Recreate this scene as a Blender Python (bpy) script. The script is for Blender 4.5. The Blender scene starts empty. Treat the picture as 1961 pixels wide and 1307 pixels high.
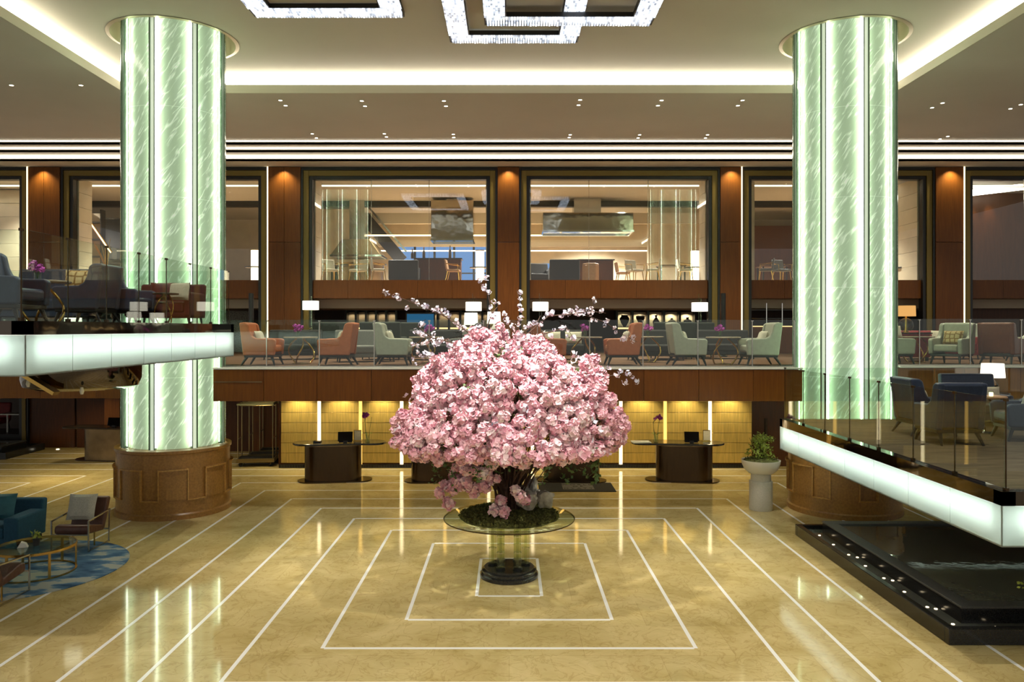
import bpy, bmesh, math, random
from mathutils import Vector, Matrix, noise
R = math.radians
PI = math.pi
SC = bpy.context.scene
C = SC.collection
rnd = random.Random(7)

# ------------------------------------------------------------------ camera, world, exposure
FPX, VX, VY, CH = 1480.0, 975.0, 630.0, 4.0
cam_d = bpy.data.cameras.new('camera')
cam = bpy.data.objects.new('camera', cam_d)
C.objects.link(cam)
cam.location = (0, 0, CH)
cam.rotation_euler = (PI / 2, 0, 0)
cam_d.sensor_width = 36.0
cam_d.lens = FPX / 1961 * 36.0
cam_d.shift_x = (980.5 - VX) / 1961
cam_d.shift_y = -(653.5 - VY) / 1961
cam_d.clip_end = 200
SC.camera = cam
SC.view_settings.view_transform = 'Standard'
SC.view_settings.look = 'None'
SC.view_settings.gamma = 1
SC.view_settings.use_curve_mapping = False
SC.view_settings.exposure = 0.45
w = bpy.data.worlds.new('world')
SC.world = w
w.use_nodes = True
w.node_tree.nodes['Background'].inputs[0].default_value = (1.0, 0.965, 0.89, 1)
w.node_tree.nodes['Background'].inputs[1].default_value = 0.34
SC.cycles.max_bounces = 8
SC.cycles.diffuse_bounces = 3
SC.cycles.glossy_bounces = 4
SC.cycles.transmission_bounces = 4
SC.cycles.transparent_max_bounces = 24
SC.cycles.sample_clamp_indirect = 4.0
SC.cycles.caustics_reflective = False
SC.cycles.caustics_refractive = False

# brightness of the lamps the hall has
L_COVE, L_STEP, L_CHAND, L_CORE, L_LED, L_FASCIA, L_FASCIA_L = 9.5, 5.0, 1.4, 0.46, 14.0, 70.0, 12.0
W_DOWN, W_TRAY, W_MEZZ, W_DESK, W_UP = 360, 920, 300, 280, 2000


# ------------------------------------------------------------------ helpers
def P(px, py, Y):
    return Vector(((px - VX) * Y / FPX, Y, CH - (py - VY) * Y / FPX))


def X(px, Y):
    return (px - VX) * Y / FPX


def Zh(py, Y):
    return CH - (py - VY) * Y / FPX


def lin(c):
    return tuple((x / 255 / 12.92) if x / 255 <= 0.04045 else ((x / 255 + 0.055) / 1.055) ** 2.4 for x in c)


class B:
    def __init__(s):
        s.v, s.f, s.m = [], [], []

    def add(s, vs, fs, mi=0):
        o = len(s.v)
        s.v += [tuple(p) for p in vs]
        s.f += [tuple(i + o for i in f) for f in fs]
        s.m += [mi] * len(fs)
        return s

    def box(s, x0, x1, y0, y1, z0, z1, mi=0):
        vs = [(x, y, z) for z in (z0, z1) for y in (y0, y1) for x in (x0, x1)]
        return s.add(vs, [(0, 2, 3, 1), (4, 5, 7, 6), (0, 1, 5, 4), (2, 6, 7, 3), (0, 4, 6, 2), (1, 3, 7, 5)], mi)

    def beam(s, a, b, wx, wz, mi=0):
        a, b = Vector(a), Vector(b)
        d = (b - a).normalized()
        u = d.cross(Vector((0, 0, 1)))
        u = u.normalized() if u.length > 1e-3 else Vector((1, 0, 0))
        n = u.cross(d)
        vs = [p + u * sx * wx / 2 + n * sz * wz / 2 for p in (a, b) for sx, sz in ((-1, -1), (1, -1), (1, 1), (-1, 1))]
        return s.add(vs, [(0, 1, 2, 3), (7, 6, 5, 4), (0, 4, 5, 1), (1, 5, 6, 2), (2, 6, 7, 3), (3, 7, 4, 0)], mi)

    def prism(s, poly, a0, a1, axis='x', mi=0):
        n = len(poly)
        mp = {'x': lambda a, p: (a, p[0], p[1]), 'y': lambda a, p: (p[0], a, p[1]), 'z': lambda a, p: (p[0], p[1], a)}[axis]
        vs = [mp(a0, p) for p in poly] + [mp(a1, p) for p in poly]
        fs = [tuple(range(n)), tuple(range(2 * n - 1, n - 1, -1))]
        fs += [(i, n + i, n + (i + 1) % n, (i + 1) % n) for i in range(n)]
        return s.add(vs, fs, mi)

    def lathe(s, prof, seg=24, c=(0, 0, 0), a0=0.0, a1=2 * PI, mi=0, cap=True):
        full = abs(a1 - a0 - 2 * PI) < 1e-6
        k = seg if full else seg + 1
        vs, fs = [], []
        for r, z in prof:
            for i in range(k):
                a = a0 + (a1 - a0) * i / seg
                vs.append((c[0] + r * math.cos(a), c[1] + r * math.sin(a), c[2] + z))
        for j in range(len(prof) - 1):
            for i in range(seg):
                i2 = (i + 1) % k
                fs.append((j * k + i, j * k + i2, (j + 1) * k + i2, (j + 1) * k + i))
        if full and cap:
            if prof[0][0] > 1e-4:
                fs.append(tuple(range(k - 1, -1, -1)))
            if prof[-1][0] > 1e-4:
                fs.append(tuple((len(prof) - 1) * k + i for i in range(k)))
        return s.add(vs, fs, mi)

    def shell(s, r0, r1, z0, z1, a0, a1, seg=6, c=(0, 0), mi=0):
        """closed curved slab"""
        vs, fs = [], []
        for i in range(seg + 1):
            a = a0 + (a1 - a0) * i / seg
            for r, z in ((r0, z0), (r1, z0), (r1, z1), (r0, z1)):
                vs.append((c[0] + r * math.cos(a), c[1] + r * math.sin(a), z))
        for i in range(seg):
            for j in range(4):
                fs.append((4 * i + j, 4 * i + (j + 1) % 4, 4 * i + 4 + (j + 1) % 4, 4 * i + 4 + j))
        fs += [(3, 2, 1, 0), tuple(4 * seg + j for j in range(4))]
        return s.add(vs, fs, mi)

    def tube(s, path, rad, seg=6, mi=0):
        path = [Vector(p) for p in path]
        n = len(path)
        rad = rad if isinstance(rad, (list, tuple)) else [rad] * n
        vs, fs = [], []
        for i, p in enumerate(path):
            d = (path[min(i + 1, n - 1)] - path[max(i - 1, 0)]).normalized()
            u = d.cross(Vector((0, 0, 1)))
            if u.length < 0.05:
                u = d.cross(Vector((0, 1, 0)))
            u.normalize()
            q = d.cross(u)
            for k in range(seg):
                a = 2 * PI * k / seg
                vs.append(p + (u * math.cos(a) + q * math.sin(a)) * rad[i])
        for i in range(n - 1):
            for k in range(seg):
                fs.append((i * seg + k, i * seg + (k + 1) % seg, (i + 1) * seg + (k + 1) % seg, (i + 1) * seg + k))
        fs += [tuple(range(seg - 1, -1, -1)), tuple((n - 1) * seg + k for k in range(seg))]
        return s.add(vs, fs, mi)

    def ball(s, c, r, su=10, sv=7, sc=(1, 1, 1), mi=0, nz=0.0, seed=0.0):
        vs, fs = [], []
        for j in range(1, sv):
            t = PI * j / sv
            for i in range(su):
                a = 2 * PI * i / su
                d = Vector((math.sin(t) * math.cos(a), math.sin(t) * math.sin(a), math.cos(t)))
                q = r * (1 + nz * noise.noise(d * 1.7 + Vector((seed, seed * 2.1, 0))))
                vs.append((c[0] + d.x * q * sc[0], c[1] + d.y * q * sc[1], c[2] + d.z * q * sc[2]))
        t = len(vs)
        vs += [(c[0], c[1], c[2] + r * sc[2]), (c[0], c[1], c[2] - r * sc[2])]
        for j in range(sv - 2):
            for i in range(su):
                fs.append((j * su + i, (j + 1) * su + i, (j + 1) * su + (i + 1) % su, j * su + (i + 1) % su))
        for i in range(su):
            fs.append((t, i, (i + 1) % su))
            fs.append((t + 1, (sv - 2) * su + (i + 1) % su, (sv - 2) * su + i))
        return s.add(vs, fs, mi)

    def ring(s, x0, x1, y0, y1, wd, z0, z1, mi=0):
        """rectangular ring"""
        s.box(x0, x1, y0, y0 + wd, z0, z1, mi)
        s.box(x0, x1, y1 - wd, y1, z0, z1, mi)
        s.box(x0, x0 + wd, y0 + wd, y1 - wd, z0, z1, mi)
        return s.box(x1 - wd, x1, y0 + wd, y1 - wd, z0, z1, mi)


def mesh(name, b, mats, smooth=False, bevel=0.0, seg=2, recalc=True):
    me = bpy.data.meshes.new(name)
    me.from_pydata(b.v, [], b.f)
    mats = mats if isinstance(mats, (list, tuple)) else [mats]
    for m in mats:
        me.materials.append(m)
    if len(mats) > 1:
        me.polygons.foreach_set('material_index', b.m)
    if recalc or bevel or smooth:
        bm = bmesh.new()
        bm.from_mesh(me)
        if recalc:
            bmesh.ops.recalc_face_normals(bm, faces=bm.faces)
        if bevel:
            es = [e for e in bm.edges if len(e.link_faces) == 2 and e.calc_face_angle() > 0.5]
            bmesh.ops.bevel(bm, geom=es, offset=bevel, segments=seg, profile=0.5, affect='EDGES', clamp_overlap=True)
        if smooth:
            for f in bm.faces:
                f.smooth = True
            for e in bm.edges:
                if len(e.link_faces) == 2 and e.calc_face_angle() > 0.7:
                    e.smooth = False
        bm.to_mesh(me)
        bm.free()
    return me


def link(name, me, parent=None, loc=(0, 0, 0), rz=0.0):
    o = bpy.data.objects.new(name, me)
    C.objects.link(o)
    o.location = loc
    o.rotation_euler = (0, 0, rz)
    if parent:
        o.parent = parent
    return o


def mk(name, b, mats, parent=None, loc=(0, 0, 0), rz=0.0, smooth=False, bevel=0.0, seg=2, recalc=True):
    return link(name, mesh(name, b, mats, smooth, bevel, seg, recalc), parent, loc, rz)


def tag(o, label, cat=None, group=None, kind=None):
    if label:
        o['label'] = label
    if cat:
        o['category'] = cat
    if group:
        o['group'] = group
    if kind:
        o['kind'] = kind
    return o


def thing(name, label, cat, loc=(0, 0, 0), rz=0.0, group=None):
    return tag(link(name, None, None, loc, rz), label, cat, group)


def dup(root, loc, rz, label, group=None, mats=None):
    r = root.copy()
    C.objects.link(r)
    r.location = loc
    r.rotation_euler = (0, 0, rz)
    r['label'] = label
    if group:
        r['group'] = group

    def kids(a, bb):
        for ch in a.children:
            if ch.type == 'LIGHT':
                c = ch.copy()
            else:
                c = ch.copy()
                if mats and c.data:
                    hit = [mats.get(m.name) for m in c.data.materials]
                    if any(hit):
                        key = (c.data.name,) + tuple(h.name if h else '' for h in hit)
                        if key not in RECOL:
                            d = c.data.copy()
                            for i, h in enumerate(hit):
                                if h:
                                    d.materials[i] = h
                            RECOL[key] = d
                        c.data = RECOL[key]
            C.objects.link(c)
            c.parent = bb
            kids(ch, c)
    kids(root, r)
    return r


RECOL = {}


def struct(name, b, mats, label=None, parent=None, **k):
    o = mk(name, b, mats, parent, **k)
    if not parent:
        tag(o, label, None, None, 'structure')
    return o


def sroot(name, label, loc=(0, 0, 0)):
    return tag(link(name, None, None, loc), label, None, None, 'structure')


# ------------------------------------------------------------------ materials
def nt(name):
    m = bpy.data.materials.new(name)
    m.use_nodes = True
    t = m.node_tree
    return m, t, t.nodes['Principled BSDF']


def mat(name, rgb, rough=0.5, metal=0.0, var=0.0, scale=8.0, bump=0.0, bscale=60.0, spec=0.5, emit=0.0, coat=0.0, stretch=None, rv=0.0):
    m, t, p = nt(name)
    col = lin(rgb) + (1,)
    p.inputs['Base Color'].default_value = col
    p.inputs['Roughness'].default_value = rough
    p.inputs['Metallic'].default_value = metal
    p.inputs['Specular IOR Level'].default_value = spec
    p.inputs['Coat Weight'].default_value = coat
    if emit:
        p.inputs['Emission Color'].default_value = col
        p.inputs['Emission Strength'].default_value = emit
    tc = t.nodes.new('ShaderNodeTexCoord')
    mp = t.nodes.new('ShaderNodeMapping')
    t.links.new(tc.outputs['Object'], mp.inputs[0])
    if stretch:
        mp.inputs['Scale'].default_value = stretch
    if var:
        n = t.nodes.new('ShaderNodeTexNoise')
        n.inputs['Scale'].default_value = scale
        n.inputs['Detail'].default_value = 5
        t.links.new(mp.outputs[0], n.inputs['Vector'])
        mx = t.nodes.new('ShaderNodeMix')
        mx.data_type = 'RGBA'
        mx.inputs[6].default_value = tuple(c * (1 - var) for c in col[:3]) + (1,)
        mx.inputs[7].default_value = tuple(min(1, c * (1 + var)) for c in col[:3]) + (1,)
        rr = t.nodes.new('ShaderNodeValToRGB')
        rr.color_ramp.elements[0].position = 0.3
        rr.color_ramp.elements[1].position = 0.7
        t.links.new(n.outputs[0], rr.inputs[0])
        t.links.new(rr.outputs[0], mx.inputs[0])
        out = mx.outputs[2]
        if rv:
            oi = t.nodes.new('ShaderNodeObjectInfo')
            ma = t.nodes.new('ShaderNodeMapRange')
            ma.inputs[3].default_value = 1 - rv
            ma.inputs[4].default_value = 1 + rv
            t.links.new(oi.outputs['Random'], ma.inputs[0])
            sc = t.nodes.new('ShaderNodeVectorMath')
            sc.operation = 'SCALE'
            t.links.new(out, sc.inputs[0])
            t.links.new(ma.outputs[0], sc.inputs['Scale'])
            out = sc.outputs[0]
        t.links.new(out, p.inputs['Base Color'])
    if bump:
        n2 = t.nodes.new('ShaderNodeTexNoise')
        n2.inputs['Scale'].default_value = bscale
        t.links.new(mp.outputs[0], n2.inputs['Vector'])
        bp = t.nodes.new('ShaderNodeBump')
        bp.inputs['Strength'].default_value = bump
        bp.inputs['Distance'].default_value = 0.02
        t.links.new(n2.outputs[0], bp.inputs['Height'])
        t.links.new(bp.outputs[0], p.inputs['Normal'])
    return m


def emis(name, rgb, s):
    m = bpy.data.materials.new(name)
    m.use_nodes = True
    t = m.node_tree
    t.nodes.clear()
    e = t.nodes.new('ShaderNodeEmission')
    e.inputs[0].default_value = lin(rgb) + (1,)
    e.inputs[1].default_value = s
    o = t.nodes.new('ShaderNodeOutputMaterial')
    t.links.new(e.outputs[0], o.inputs[0])
    return m


def clear_glass(name, tint, ior=1.45, gl=1.0):
    m = bpy.data.materials.new(name)
    m.use_nodes = True
    t = m.node_tree
    t.nodes.clear()
    o = t.nodes.new('ShaderNodeOutputMaterial')
    tr = t.nodes.new('ShaderNodeBsdfTransparent')
    tr.inputs[0].default_value = tint + (1,)
    g = t.nodes.new('ShaderNodeBsdfGlossy')
    g.inputs['Roughness'].default_value = 0.0
    g.inputs['Color'].default_value = (gl, gl, gl, 1)
    # Schlick reflectance of a thin pane, the same from either side
    f0 = ((ior - 1) / (ior + 1)) ** 2
    lw = t.nodes.new('ShaderNodeLayerWeight')
    lw.inputs[0].default_value = 0.5
    pw = t.nodes.new('ShaderNodeMath')
    pw.operation = 'POWER'
    pw.inputs[1].default_value = 5.0
    t.links.new(lw.outputs['Facing'], pw.inputs[0])
    fr = t.nodes.new('ShaderNodeMath')
    fr.operation = 'MULTIPLY_ADD'
    fr.inputs[1].default_value = 1 - f0
    fr.inputs[2].default_value = f0
    t.links.new(pw.outputs[0], fr.inputs[0])
    mx = t.nodes.new('ShaderNodeMixShader')
    t.links.new(fr.outputs[0], mx.inputs[0])
    t.links.new(tr.outputs[0], mx.inputs[1])
    t.links.new(g.outputs[0], mx.inputs[2])
    t.links.new(mx.outputs[0], o.inputs[0])
    return m


def wood(name, rgb, rough=0.3, vert=True, var=0.16, rv=0.10):
    return mat(name, rgb, rough, 0, var, 3.0, 0.04, 12, spec=0.25, stretch=(9, 9, 0.6) if vert else (0.6, 9, 9), rv=rv)


def marble():
    m, t, p = nt('floor_marble')
    tc = t.nodes.new('ShaderNodeTexCoord')
    n1 = t.nodes.new('ShaderNodeTexNoise')
    n1.inputs['Scale'].default_value = 0.9
    n1.inputs['Detail'].default_value = 9
    n1.inputs['Roughness'].default_value = 0.65
    n1.inputs['Distortion'].default_value = 1.2
    r1 = t.nodes.new('ShaderNodeValToRGB')
    e = r1.color_ramp.elements
    e[0].position, e[0].color = 0.30, lin((192, 170, 108)) + (1,)
    e[1].position, e[1].color = 0.72, lin((228, 207, 150)) + (1,)
    # thin darker veins
    n2 = t.nodes.new('ShaderNodeTexNoise')
    n2.inputs['Scale'].default_value = 2.3
    n2.inputs['Detail'].default_value = 8
    n2.inputs['Distortion'].default_value = 2.2
    s = t.nodes.new('ShaderNodeMath')
    s.operation = 'SUBTRACT'
    s.inputs[1].default_value = 0.5
    a = t.nodes.new('ShaderNodeMath')
    a.operation = 'ABSOLUTE'
    r2 = t.nodes.new('ShaderNodeValToRGB')
    r2.color_ramp.elements[0].position = 0.0
    r2.color_ramp.elements[0].color = (0.72, 0.66, 0.55, 1)
    r2.color_ramp.elements[1].position = 0.03
    r2.color_ramp.elements[1].color = (1, 1, 1, 1)
    mx = t.nodes.new('ShaderNodeMix')
    mx.data_type = 'RGBA'
    mx.blend_type = 'MULTIPLY'
    mx.inputs[0].default_value = 0.6
    # slab to slab tone
    br = t.nodes.new('ShaderNodeTexBrick')
    br.inputs['Scale'].default_value = 1.0
    br.inputs['Brick Width'].default_value = 1.85
    br.inputs['Row Height'].default_value = 0.945
    br.inputs['Mortar Size'].default_value = 0.0025
    br.inputs['Color1'].default_value = (1, 1, 1, 1)
    br.inputs['Color2'].default_value = (0.90, 0.89, 0.86, 1)
    br.inputs['Mortar'].default_value = (0.7, 0.66, 0.6, 1)
    m2 = t.nodes.new('ShaderNodeMix')
    m2.data_type = 'RGBA'
    m2.blend_type = 'MULTIPLY'
    m2.inputs[0].default_value = 1.0
    L = t.links.new
    for n in (n1, n2, br):
        L(tc.outputs['Object'], n.inputs['Vector'])
    L(n1.outputs[0], r1.inputs[0])
    L(n2.outputs[0], s.inputs[0])
    L(s.outputs[0], a.inputs[0])
    L(a.outputs[0], r2.inputs[0])
    L(r1.outputs[0], mx.inputs[6])
    L(r2.outputs[0], mx.inputs[7])
    L(mx.outputs[2], m2.inputs[6])
    L(br.outputs[0], m2.inputs[7])
    L(m2.outputs[2], p.inputs['Base Color'])
    p.inputs['Roughness'].default_value = 0.075
    p.inputs['Specular IOR Level'].default_value = 0.42
    return m


def fluted_glass():
    """cast green glass: clear body with etched slanting streaks that catch the light behind"""
    m = bpy.data.materials.new('cast_green_glass')
    m.use_nodes = True
    t = m.node_tree
    t.nodes.clear()
    L = t.links.new
    o = t.nodes.new('ShaderNodeOutputMaterial')
    tc = t.nodes.new('ShaderNodeTexCoord')
    g = t.nodes.new('ShaderNodeAttribute')
    g.attribute_name = 'UVMap'
    rot = t.nodes.new('ShaderNodeMapping')
    rot.inputs['Rotation'].default_value = (0, 0, R(-58))
    rot.inputs['Scale'].default_value = (1, 1, 1)
    L(tc.outputs['UV'], rot.inputs[0])
    st = t.nodes.new('ShaderNodeMapping')
    st.inputs['Scale'].default_value = (2.4, 13.0, 1)
    L(rot.outputs[0], st.inputs[0])
    n = t.nodes.new('ShaderNodeTexNoise')
    n.inputs['Scale'].default_value = 1.0
    n.inputs['Detail'].default_value = 1
    n.inputs['Distortion'].default_value = 0.25
    L(st.outputs[0], n.inputs['Vector'])
    s = t.nodes.new('ShaderNodeMath')
    s.operation = 'SUBTRACT'
    s.inputs[1].default_value = 0.5
    a = t.nodes.new('ShaderNodeMath')
    a.operation = 'ABSOLUTE'
    L(n.outputs[0], s.inputs[0])
    L(s.outputs[0], a.inputs[0])
    r = t.nodes.new('ShaderNodeValToRGB')
    r.color_ramp.elements[0].position = 0.0
    r.color_ramp.elements[0].color = (1, 1, 1, 1)
    r.color_ramp.elements[1].position = 0.10
    r.color_ramp.elements[1].color = (0, 0, 0, 1)
    L(a.outputs[0], r.inputs[0])
    # break the lines up
    n3 = t.nodes.new('ShaderNodeTexNoise')
    n3.inputs['Scale'].default_value = 0.8
    of = t.nodes.new('ShaderNodeMapping')
    of.inputs['Location'].default_value = (13.1, 7.7, 0)
    L(st.outputs[0], of.inputs[0])
    L(of.outputs[0], n3.inputs['Vector'])
    r3 = t.nodes.new('ShaderNodeValToRGB')
    r3.color_ramp.elements[0].position = 0.48
    r3.color_ramp.elements[1].position = 0.60
    L(n3.outputs[0], r3.inputs[0])
    mu = t.nodes.new('ShaderNodeMath')
    mu.operation = 'MULTIPLY'
    L(r.outputs[0], mu.inputs[0])
    L(r3.outputs[0], mu.inputs[1])
    m6 = t.nodes.new('ShaderNodeMath')
    m6.operation = 'MULTIPLY'
    m6.inputs[1].default_value = 0.9
    L(mu.outputs[0], m6.inputs[0])
    tr = t.nodes.new('ShaderNodeBsdfTransparent')
    tr.inputs[0].default_value = (0.52, 0.60, 0.47, 1)
    tl = t.nodes.new('ShaderNodeBsdfTransparent')
    tl.inputs[0].default_value = (0.98, 1.0, 0.95, 1)
    gl = t.nodes.new('ShaderNodeBsdfGlossy')
    gl.inputs['Roughness'].default_value = 0.12
    bp = t.nodes.new('ShaderNodeBump')
    bp.inputs['Strength'].default_value = 0.25
    bp.inputs['Distance'].default_value = 0.01
    L(n.outputs[0], bp.inputs['Height'])
    L(bp.outputs[0], gl.inputs['Normal'])
    fr = t.nodes.new('ShaderNodeFresnel')
    fr.inputs[0].default_value = 1.45
    x1 = t.nodes.new('ShaderNodeMixShader')
    L(m6.outputs[0], x1.inputs[0])
    L(tr.outputs[0], x1.inputs[1])
    L(tl.outputs[0], x1.inputs[2])
    x2 = t.nodes.new('ShaderNodeMixShader')
    L(fr.outputs[0], x2.inputs[0])
    L(x1.outputs[0], x2.inputs[1])
    L(gl.outputs[0], x2.inputs[2])
    L(x2.outputs[0], o.inputs[0])
    return m


def frosted(name, rgb, trans=0.85):
    m = bpy.data.materials.new(name)
    m.use_nodes = True
    t = m.node_tree
    t.nodes.clear()
    o = t.nodes.new('ShaderNodeOutputMaterial')
    tl = t.nodes.new('ShaderNodeBsdfTranslucent')
    tl.inputs[0].default_value = lin(rgb) + (1,)
    df = t.nodes.new('ShaderNodeBsdfDiffuse')
    df.inputs[0].default_value = lin(rgb) + (1,)
    gl = t.nodes.new('ShaderNodeBsdfGlossy')
    gl.inputs['Roughness'].default_value = 0.1
    fr = t.nodes.new('ShaderNodeFresnel')
    a = t.nodes.new('ShaderNodeMixShader')
    a.inputs[0].default_value = trans
    t.links.new(df.outputs[0], a.inputs[1])
    t.links.new(tl.outputs[0], a.inputs[2])
    b = t.nodes.new('ShaderNodeMixShader')
    t.links.new(fr.outputs[0], b.inputs[0])
    t.links.new(a.outputs[0], b.inputs[1])
    t.links.new(gl.outputs[0], b.inputs[2])
    t.links.new(b.outputs[0], o.inputs[0])
    return m


def petals(name, cols, transl=0.25):
    """pink blossom: hue differs from flower to flower and petal to petal"""
    m, t, p = nt(name)
    oi = t.nodes.new('ShaderNodeObjectInfo')
    ge = t.nodes.new('ShaderNodeNewGeometry')
    ad = t.nodes.new('ShaderNodeMath')
    ad.operation = 'MULTIPLY_ADD'
    ad.inputs[1].default_value = 0.45
    s2 = t.nodes.new('ShaderNodeMath')
    s2.operation = 'MULTIPLY'
    s2.inputs[1].default_value = 0.55
    t.links.new(oi.outputs['Random'], s2.inputs[0])
    t.links.new(ge.outputs['Random Per Island'], ad.inputs[0])
    t.links.new(s2.outputs[0], ad.inputs[2])
    r = t.nodes.new('ShaderNodeValToRGB')
    while len(r.color_ramp.elements) < len(cols):
        r.color_ramp.elements.new(0.5)
    for i, c in enumerate(cols):
        r.color_ramp.elements[i].position = i / (len(cols) - 1)
        r.color_ramp.elements[i].color = lin(c) + (1,)
    t.links.new(ad.outputs[0], r.inputs[0])
    t.links.new(r.outputs[0], p.inputs['Base Color'])
    p.inputs['Roughness'].default_value = 0.6
    p.inputs['Specular IOR Level'].default_value = 0.2
    p.inputs['Subsurface Weight'].default_value = 0.0
    return m


def crystal():
    m = bpy.data.materials.new('lit_crystal')
    m.use_nodes = True
    t = m.node_tree
    t.nodes.clear()
    o = t.nodes.new('ShaderNodeOutputMaterial')
    e = t.nodes.new('ShaderNodeEmission')
    ge = t.nodes.new('ShaderNodeNewGeometry')
    mr = t.nodes.new('ShaderNodeMapRange')
    mr.inputs[3].default_value = L_CHAND * 0.25
    mr.inputs[4].default_value = L_CHAND * 1.6
    t.links.new(ge.outputs['Random Per Island'], mr.inputs[0])
    e.inputs[0].default_value = lin((226, 236, 252)) + (1,)
    t.links.new(mr.outputs[0], e.inputs[1])
    g = t.nodes.new('ShaderNodeBsdfGlossy')
    g.inputs['Roughness'].default_value = 0.05
    a = t.nodes.new('ShaderNodeAddShader')
    t.links.new(e.outputs[0], a.inputs[0])
    t.links.new(g.outputs[0], a.inputs[1])
    mx = t.nodes.new('ShaderNodeMixShader')
    mx.inputs[0].default_value = 0.25
    t.links.new(e.outputs[0], mx.inputs[1])
    t.links.new(a.outputs[0], mx.inputs[2])
    t.links.new(mx.outputs[0], o.inputs[0])
    return m


def rug_mat():
    m, t, p = nt('rug_blue_clouds')
    tc = t.nodes.new('ShaderNodeTexCoord')
    n = t.nodes.new('ShaderNodeTexNoise')
    mp = t.nodes.new('ShaderNodeMapping')
    mp.inputs['Scale'].default_value = (0.55, 1.0, 1)
    mp.inputs['Rotation'].default_value = (0, 0, 0.5)
    n.inputs['Scale'].default_value = 3.0
    n.inputs['Detail'].default_value = 4
    t.links.new(tc.outputs['Object'], mp.inputs[0])
    t.links.new(mp.outputs[0], n.inputs['Vector'])
    r = t.nodes.new('ShaderNodeValToRGB')
    r.color_ramp.interpolation = 'EASE'
    e = r.color_ramp.elements
    e[0].position, e[0].color = 0.28, lin((52, 76, 108)) + (1,)
    e[1].position, e[1].color = 0.60, lin((168, 172, 165)) + (1,)
    for q, c in ((0.42, (78, 110, 142)), (0.49, (110, 140, 164)), (0.515, (168, 172, 166))):
        x = e.new(q)
        x.color = lin(c) + (1,)
    w1 = t.nodes.new('ShaderNodeTexNoise')
    w1.inputs['Scale'].default_value = 3
    m2 = t.nodes.new('ShaderNodeMapping')
    m2.inputs['Scale'].default_value = (0.8, 14, 1)
    t.links.new(tc.outputs['Object'], m2.inputs[0])
    t.links.new(m2.outputs[0], w1.inputs['Vector'])
    ad = t.nodes.new('ShaderNodeMath')
    ad.operation = 'MULTIPLY_ADD'
    ad.inputs[1].default_value = 0.14
    sb = t.nodes.new('ShaderNodeMath')
    sb.operation = 'SUBTRACT'
    sb.inputs[1].default_value = 0.105
    t.links.new(w1.outputs[0], ad.inputs[0])
    t.links.new(n.outputs[0], ad.inputs[2])
    t.links.new(ad.outputs[0], sb.inputs[0])
    t.links.new(sb.outputs[0], r.inputs[0])
    t.links.new(r.outputs[0], p.inputs['Base Color'])
    p.inputs['Roughness'].default_value = 0.95
    p.inputs['Specular IOR Level'].default_value = 0.1
    return m


def lattice_fabric(name, ca, cb, scale=9):
    m, t, p = nt(name)
    tc = t.nodes.new('ShaderNodeTexCoord')
    v = t.nodes.new('ShaderNodeTexVoronoi')
    v.feature = 'DISTANCE_TO_EDGE'
    v.inputs['Scale'].default_value = scale
    v.inputs['Randomness'].default_value = 0.25
    r = t.nodes.new('ShaderNodeValToRGB')
    r.color_ramp.interpolation = 'CONSTANT'
    r.color_ramp.elements[0].color = lin(cb) + (1,)
    r.color_ramp.elements[1].position = 0.10
    r.color_ramp.elements[1].color = lin(ca) + (1,)
    t.links.new(tc.outputs['Object'], v.inputs['Vector'])
    t.links.new(v.outputs['Distance'], r.inputs[0])
    t.links.new(r.outputs[0], p.inputs['Base Color'])
    p.inputs['Roughness'].default_value = 0.85
    return m


M = {}
M['marble'] = marble()
M['inlay'] = mat('white_stone_inlay', (253, 252, 247), 0.15)
M['ceil'] = mat('tray_ceiling_paint', (190, 184, 164), 0.8, var=0.03, scale=0.6)
M['ceil2'] = mat('lower_ceiling_paint', (196, 190, 176), 0.8, var=0.03, scale=0.6)
M['cove'] = emis('cove_light', (255, 246, 228), L_COVE)
M['stepl'] = emis('step_cove_light', (255, 240, 218), L_STEP)
M['wood'] = wood('reddish_veneer', (100, 58, 20), 0.3)
M['woodd'] = wood('dark_veneer', (78, 44, 18), 0.34)
M['woodm'] = wood('mezzanine_veneer', (106, 60, 14), 0.34)
M['oak'] = wood('golden_oak_veneer', (206, 174, 94), 0.42, True, 0.18, 0.06)
M['black'] = mat('black_frame_metal', (20, 18, 15), 0.35)
M['gold'] = mat('olive_bronze_trim', (118, 98, 44), 0.4, 0.4)
M['grey'] = mat('grey_soffit', (186, 172, 150), 0.7)
M['stone'] = mat('travertine_slab', (200, 186, 158), 0.6, var=0.08, scale=2.0, rv=0.05)
M['carpet'] = mat('mezzanine_carpet', (104, 78, 62), 0.95, var=0.25, scale=5, spec=0.1, stretch=(0.5, 3, 1))
M['carpet2'] = mat('platform_carpet', (104, 88, 70), 0.95, var=0.28, scale=4, spec=0.1, stretch=(0.5, 3, 1))
M['rail'] = clear_glass('railing_glass', (0.90, 0.955, 0.92), 1.45)
M['edge'] = mat('glass_edge_green', (120, 168, 138), 0.1)
M['pane'] = clear_glass('window_glass', (0.95, 0.965, 0.95), 1.58)
M['steel'] = mat('brushed_steel', (190, 186, 176), 0.25, 1.0)
M['cartbrass'] = mat('dull_cart_brass', (150, 134, 98), 0.3, 1.0)
M['collar'] = mat('satin_collar', (206, 192, 160), 0.3, 0.6)
M['chrome'] = mat('polished_chrome', (220, 220, 215), 0.06, 1.0)
M['brass'] = mat('satin_brass', (196, 158, 84), 0.22, 1.0)
M['bronze'] = mat('dark_bronze', (72, 58, 42), 0.22, 0.85, var=0.15, scale=6, stretch=(6, 6, 0.5))
M['bronze2'] = mat('antique_bronze', (128, 108, 78), 0.3, 0.9, var=0.3, scale=2)
M['mirror'] = mat('dark_mirror_band', (96, 88, 80), 0.05, 1.0, bump=0.12, bscale=2.2)
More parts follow.
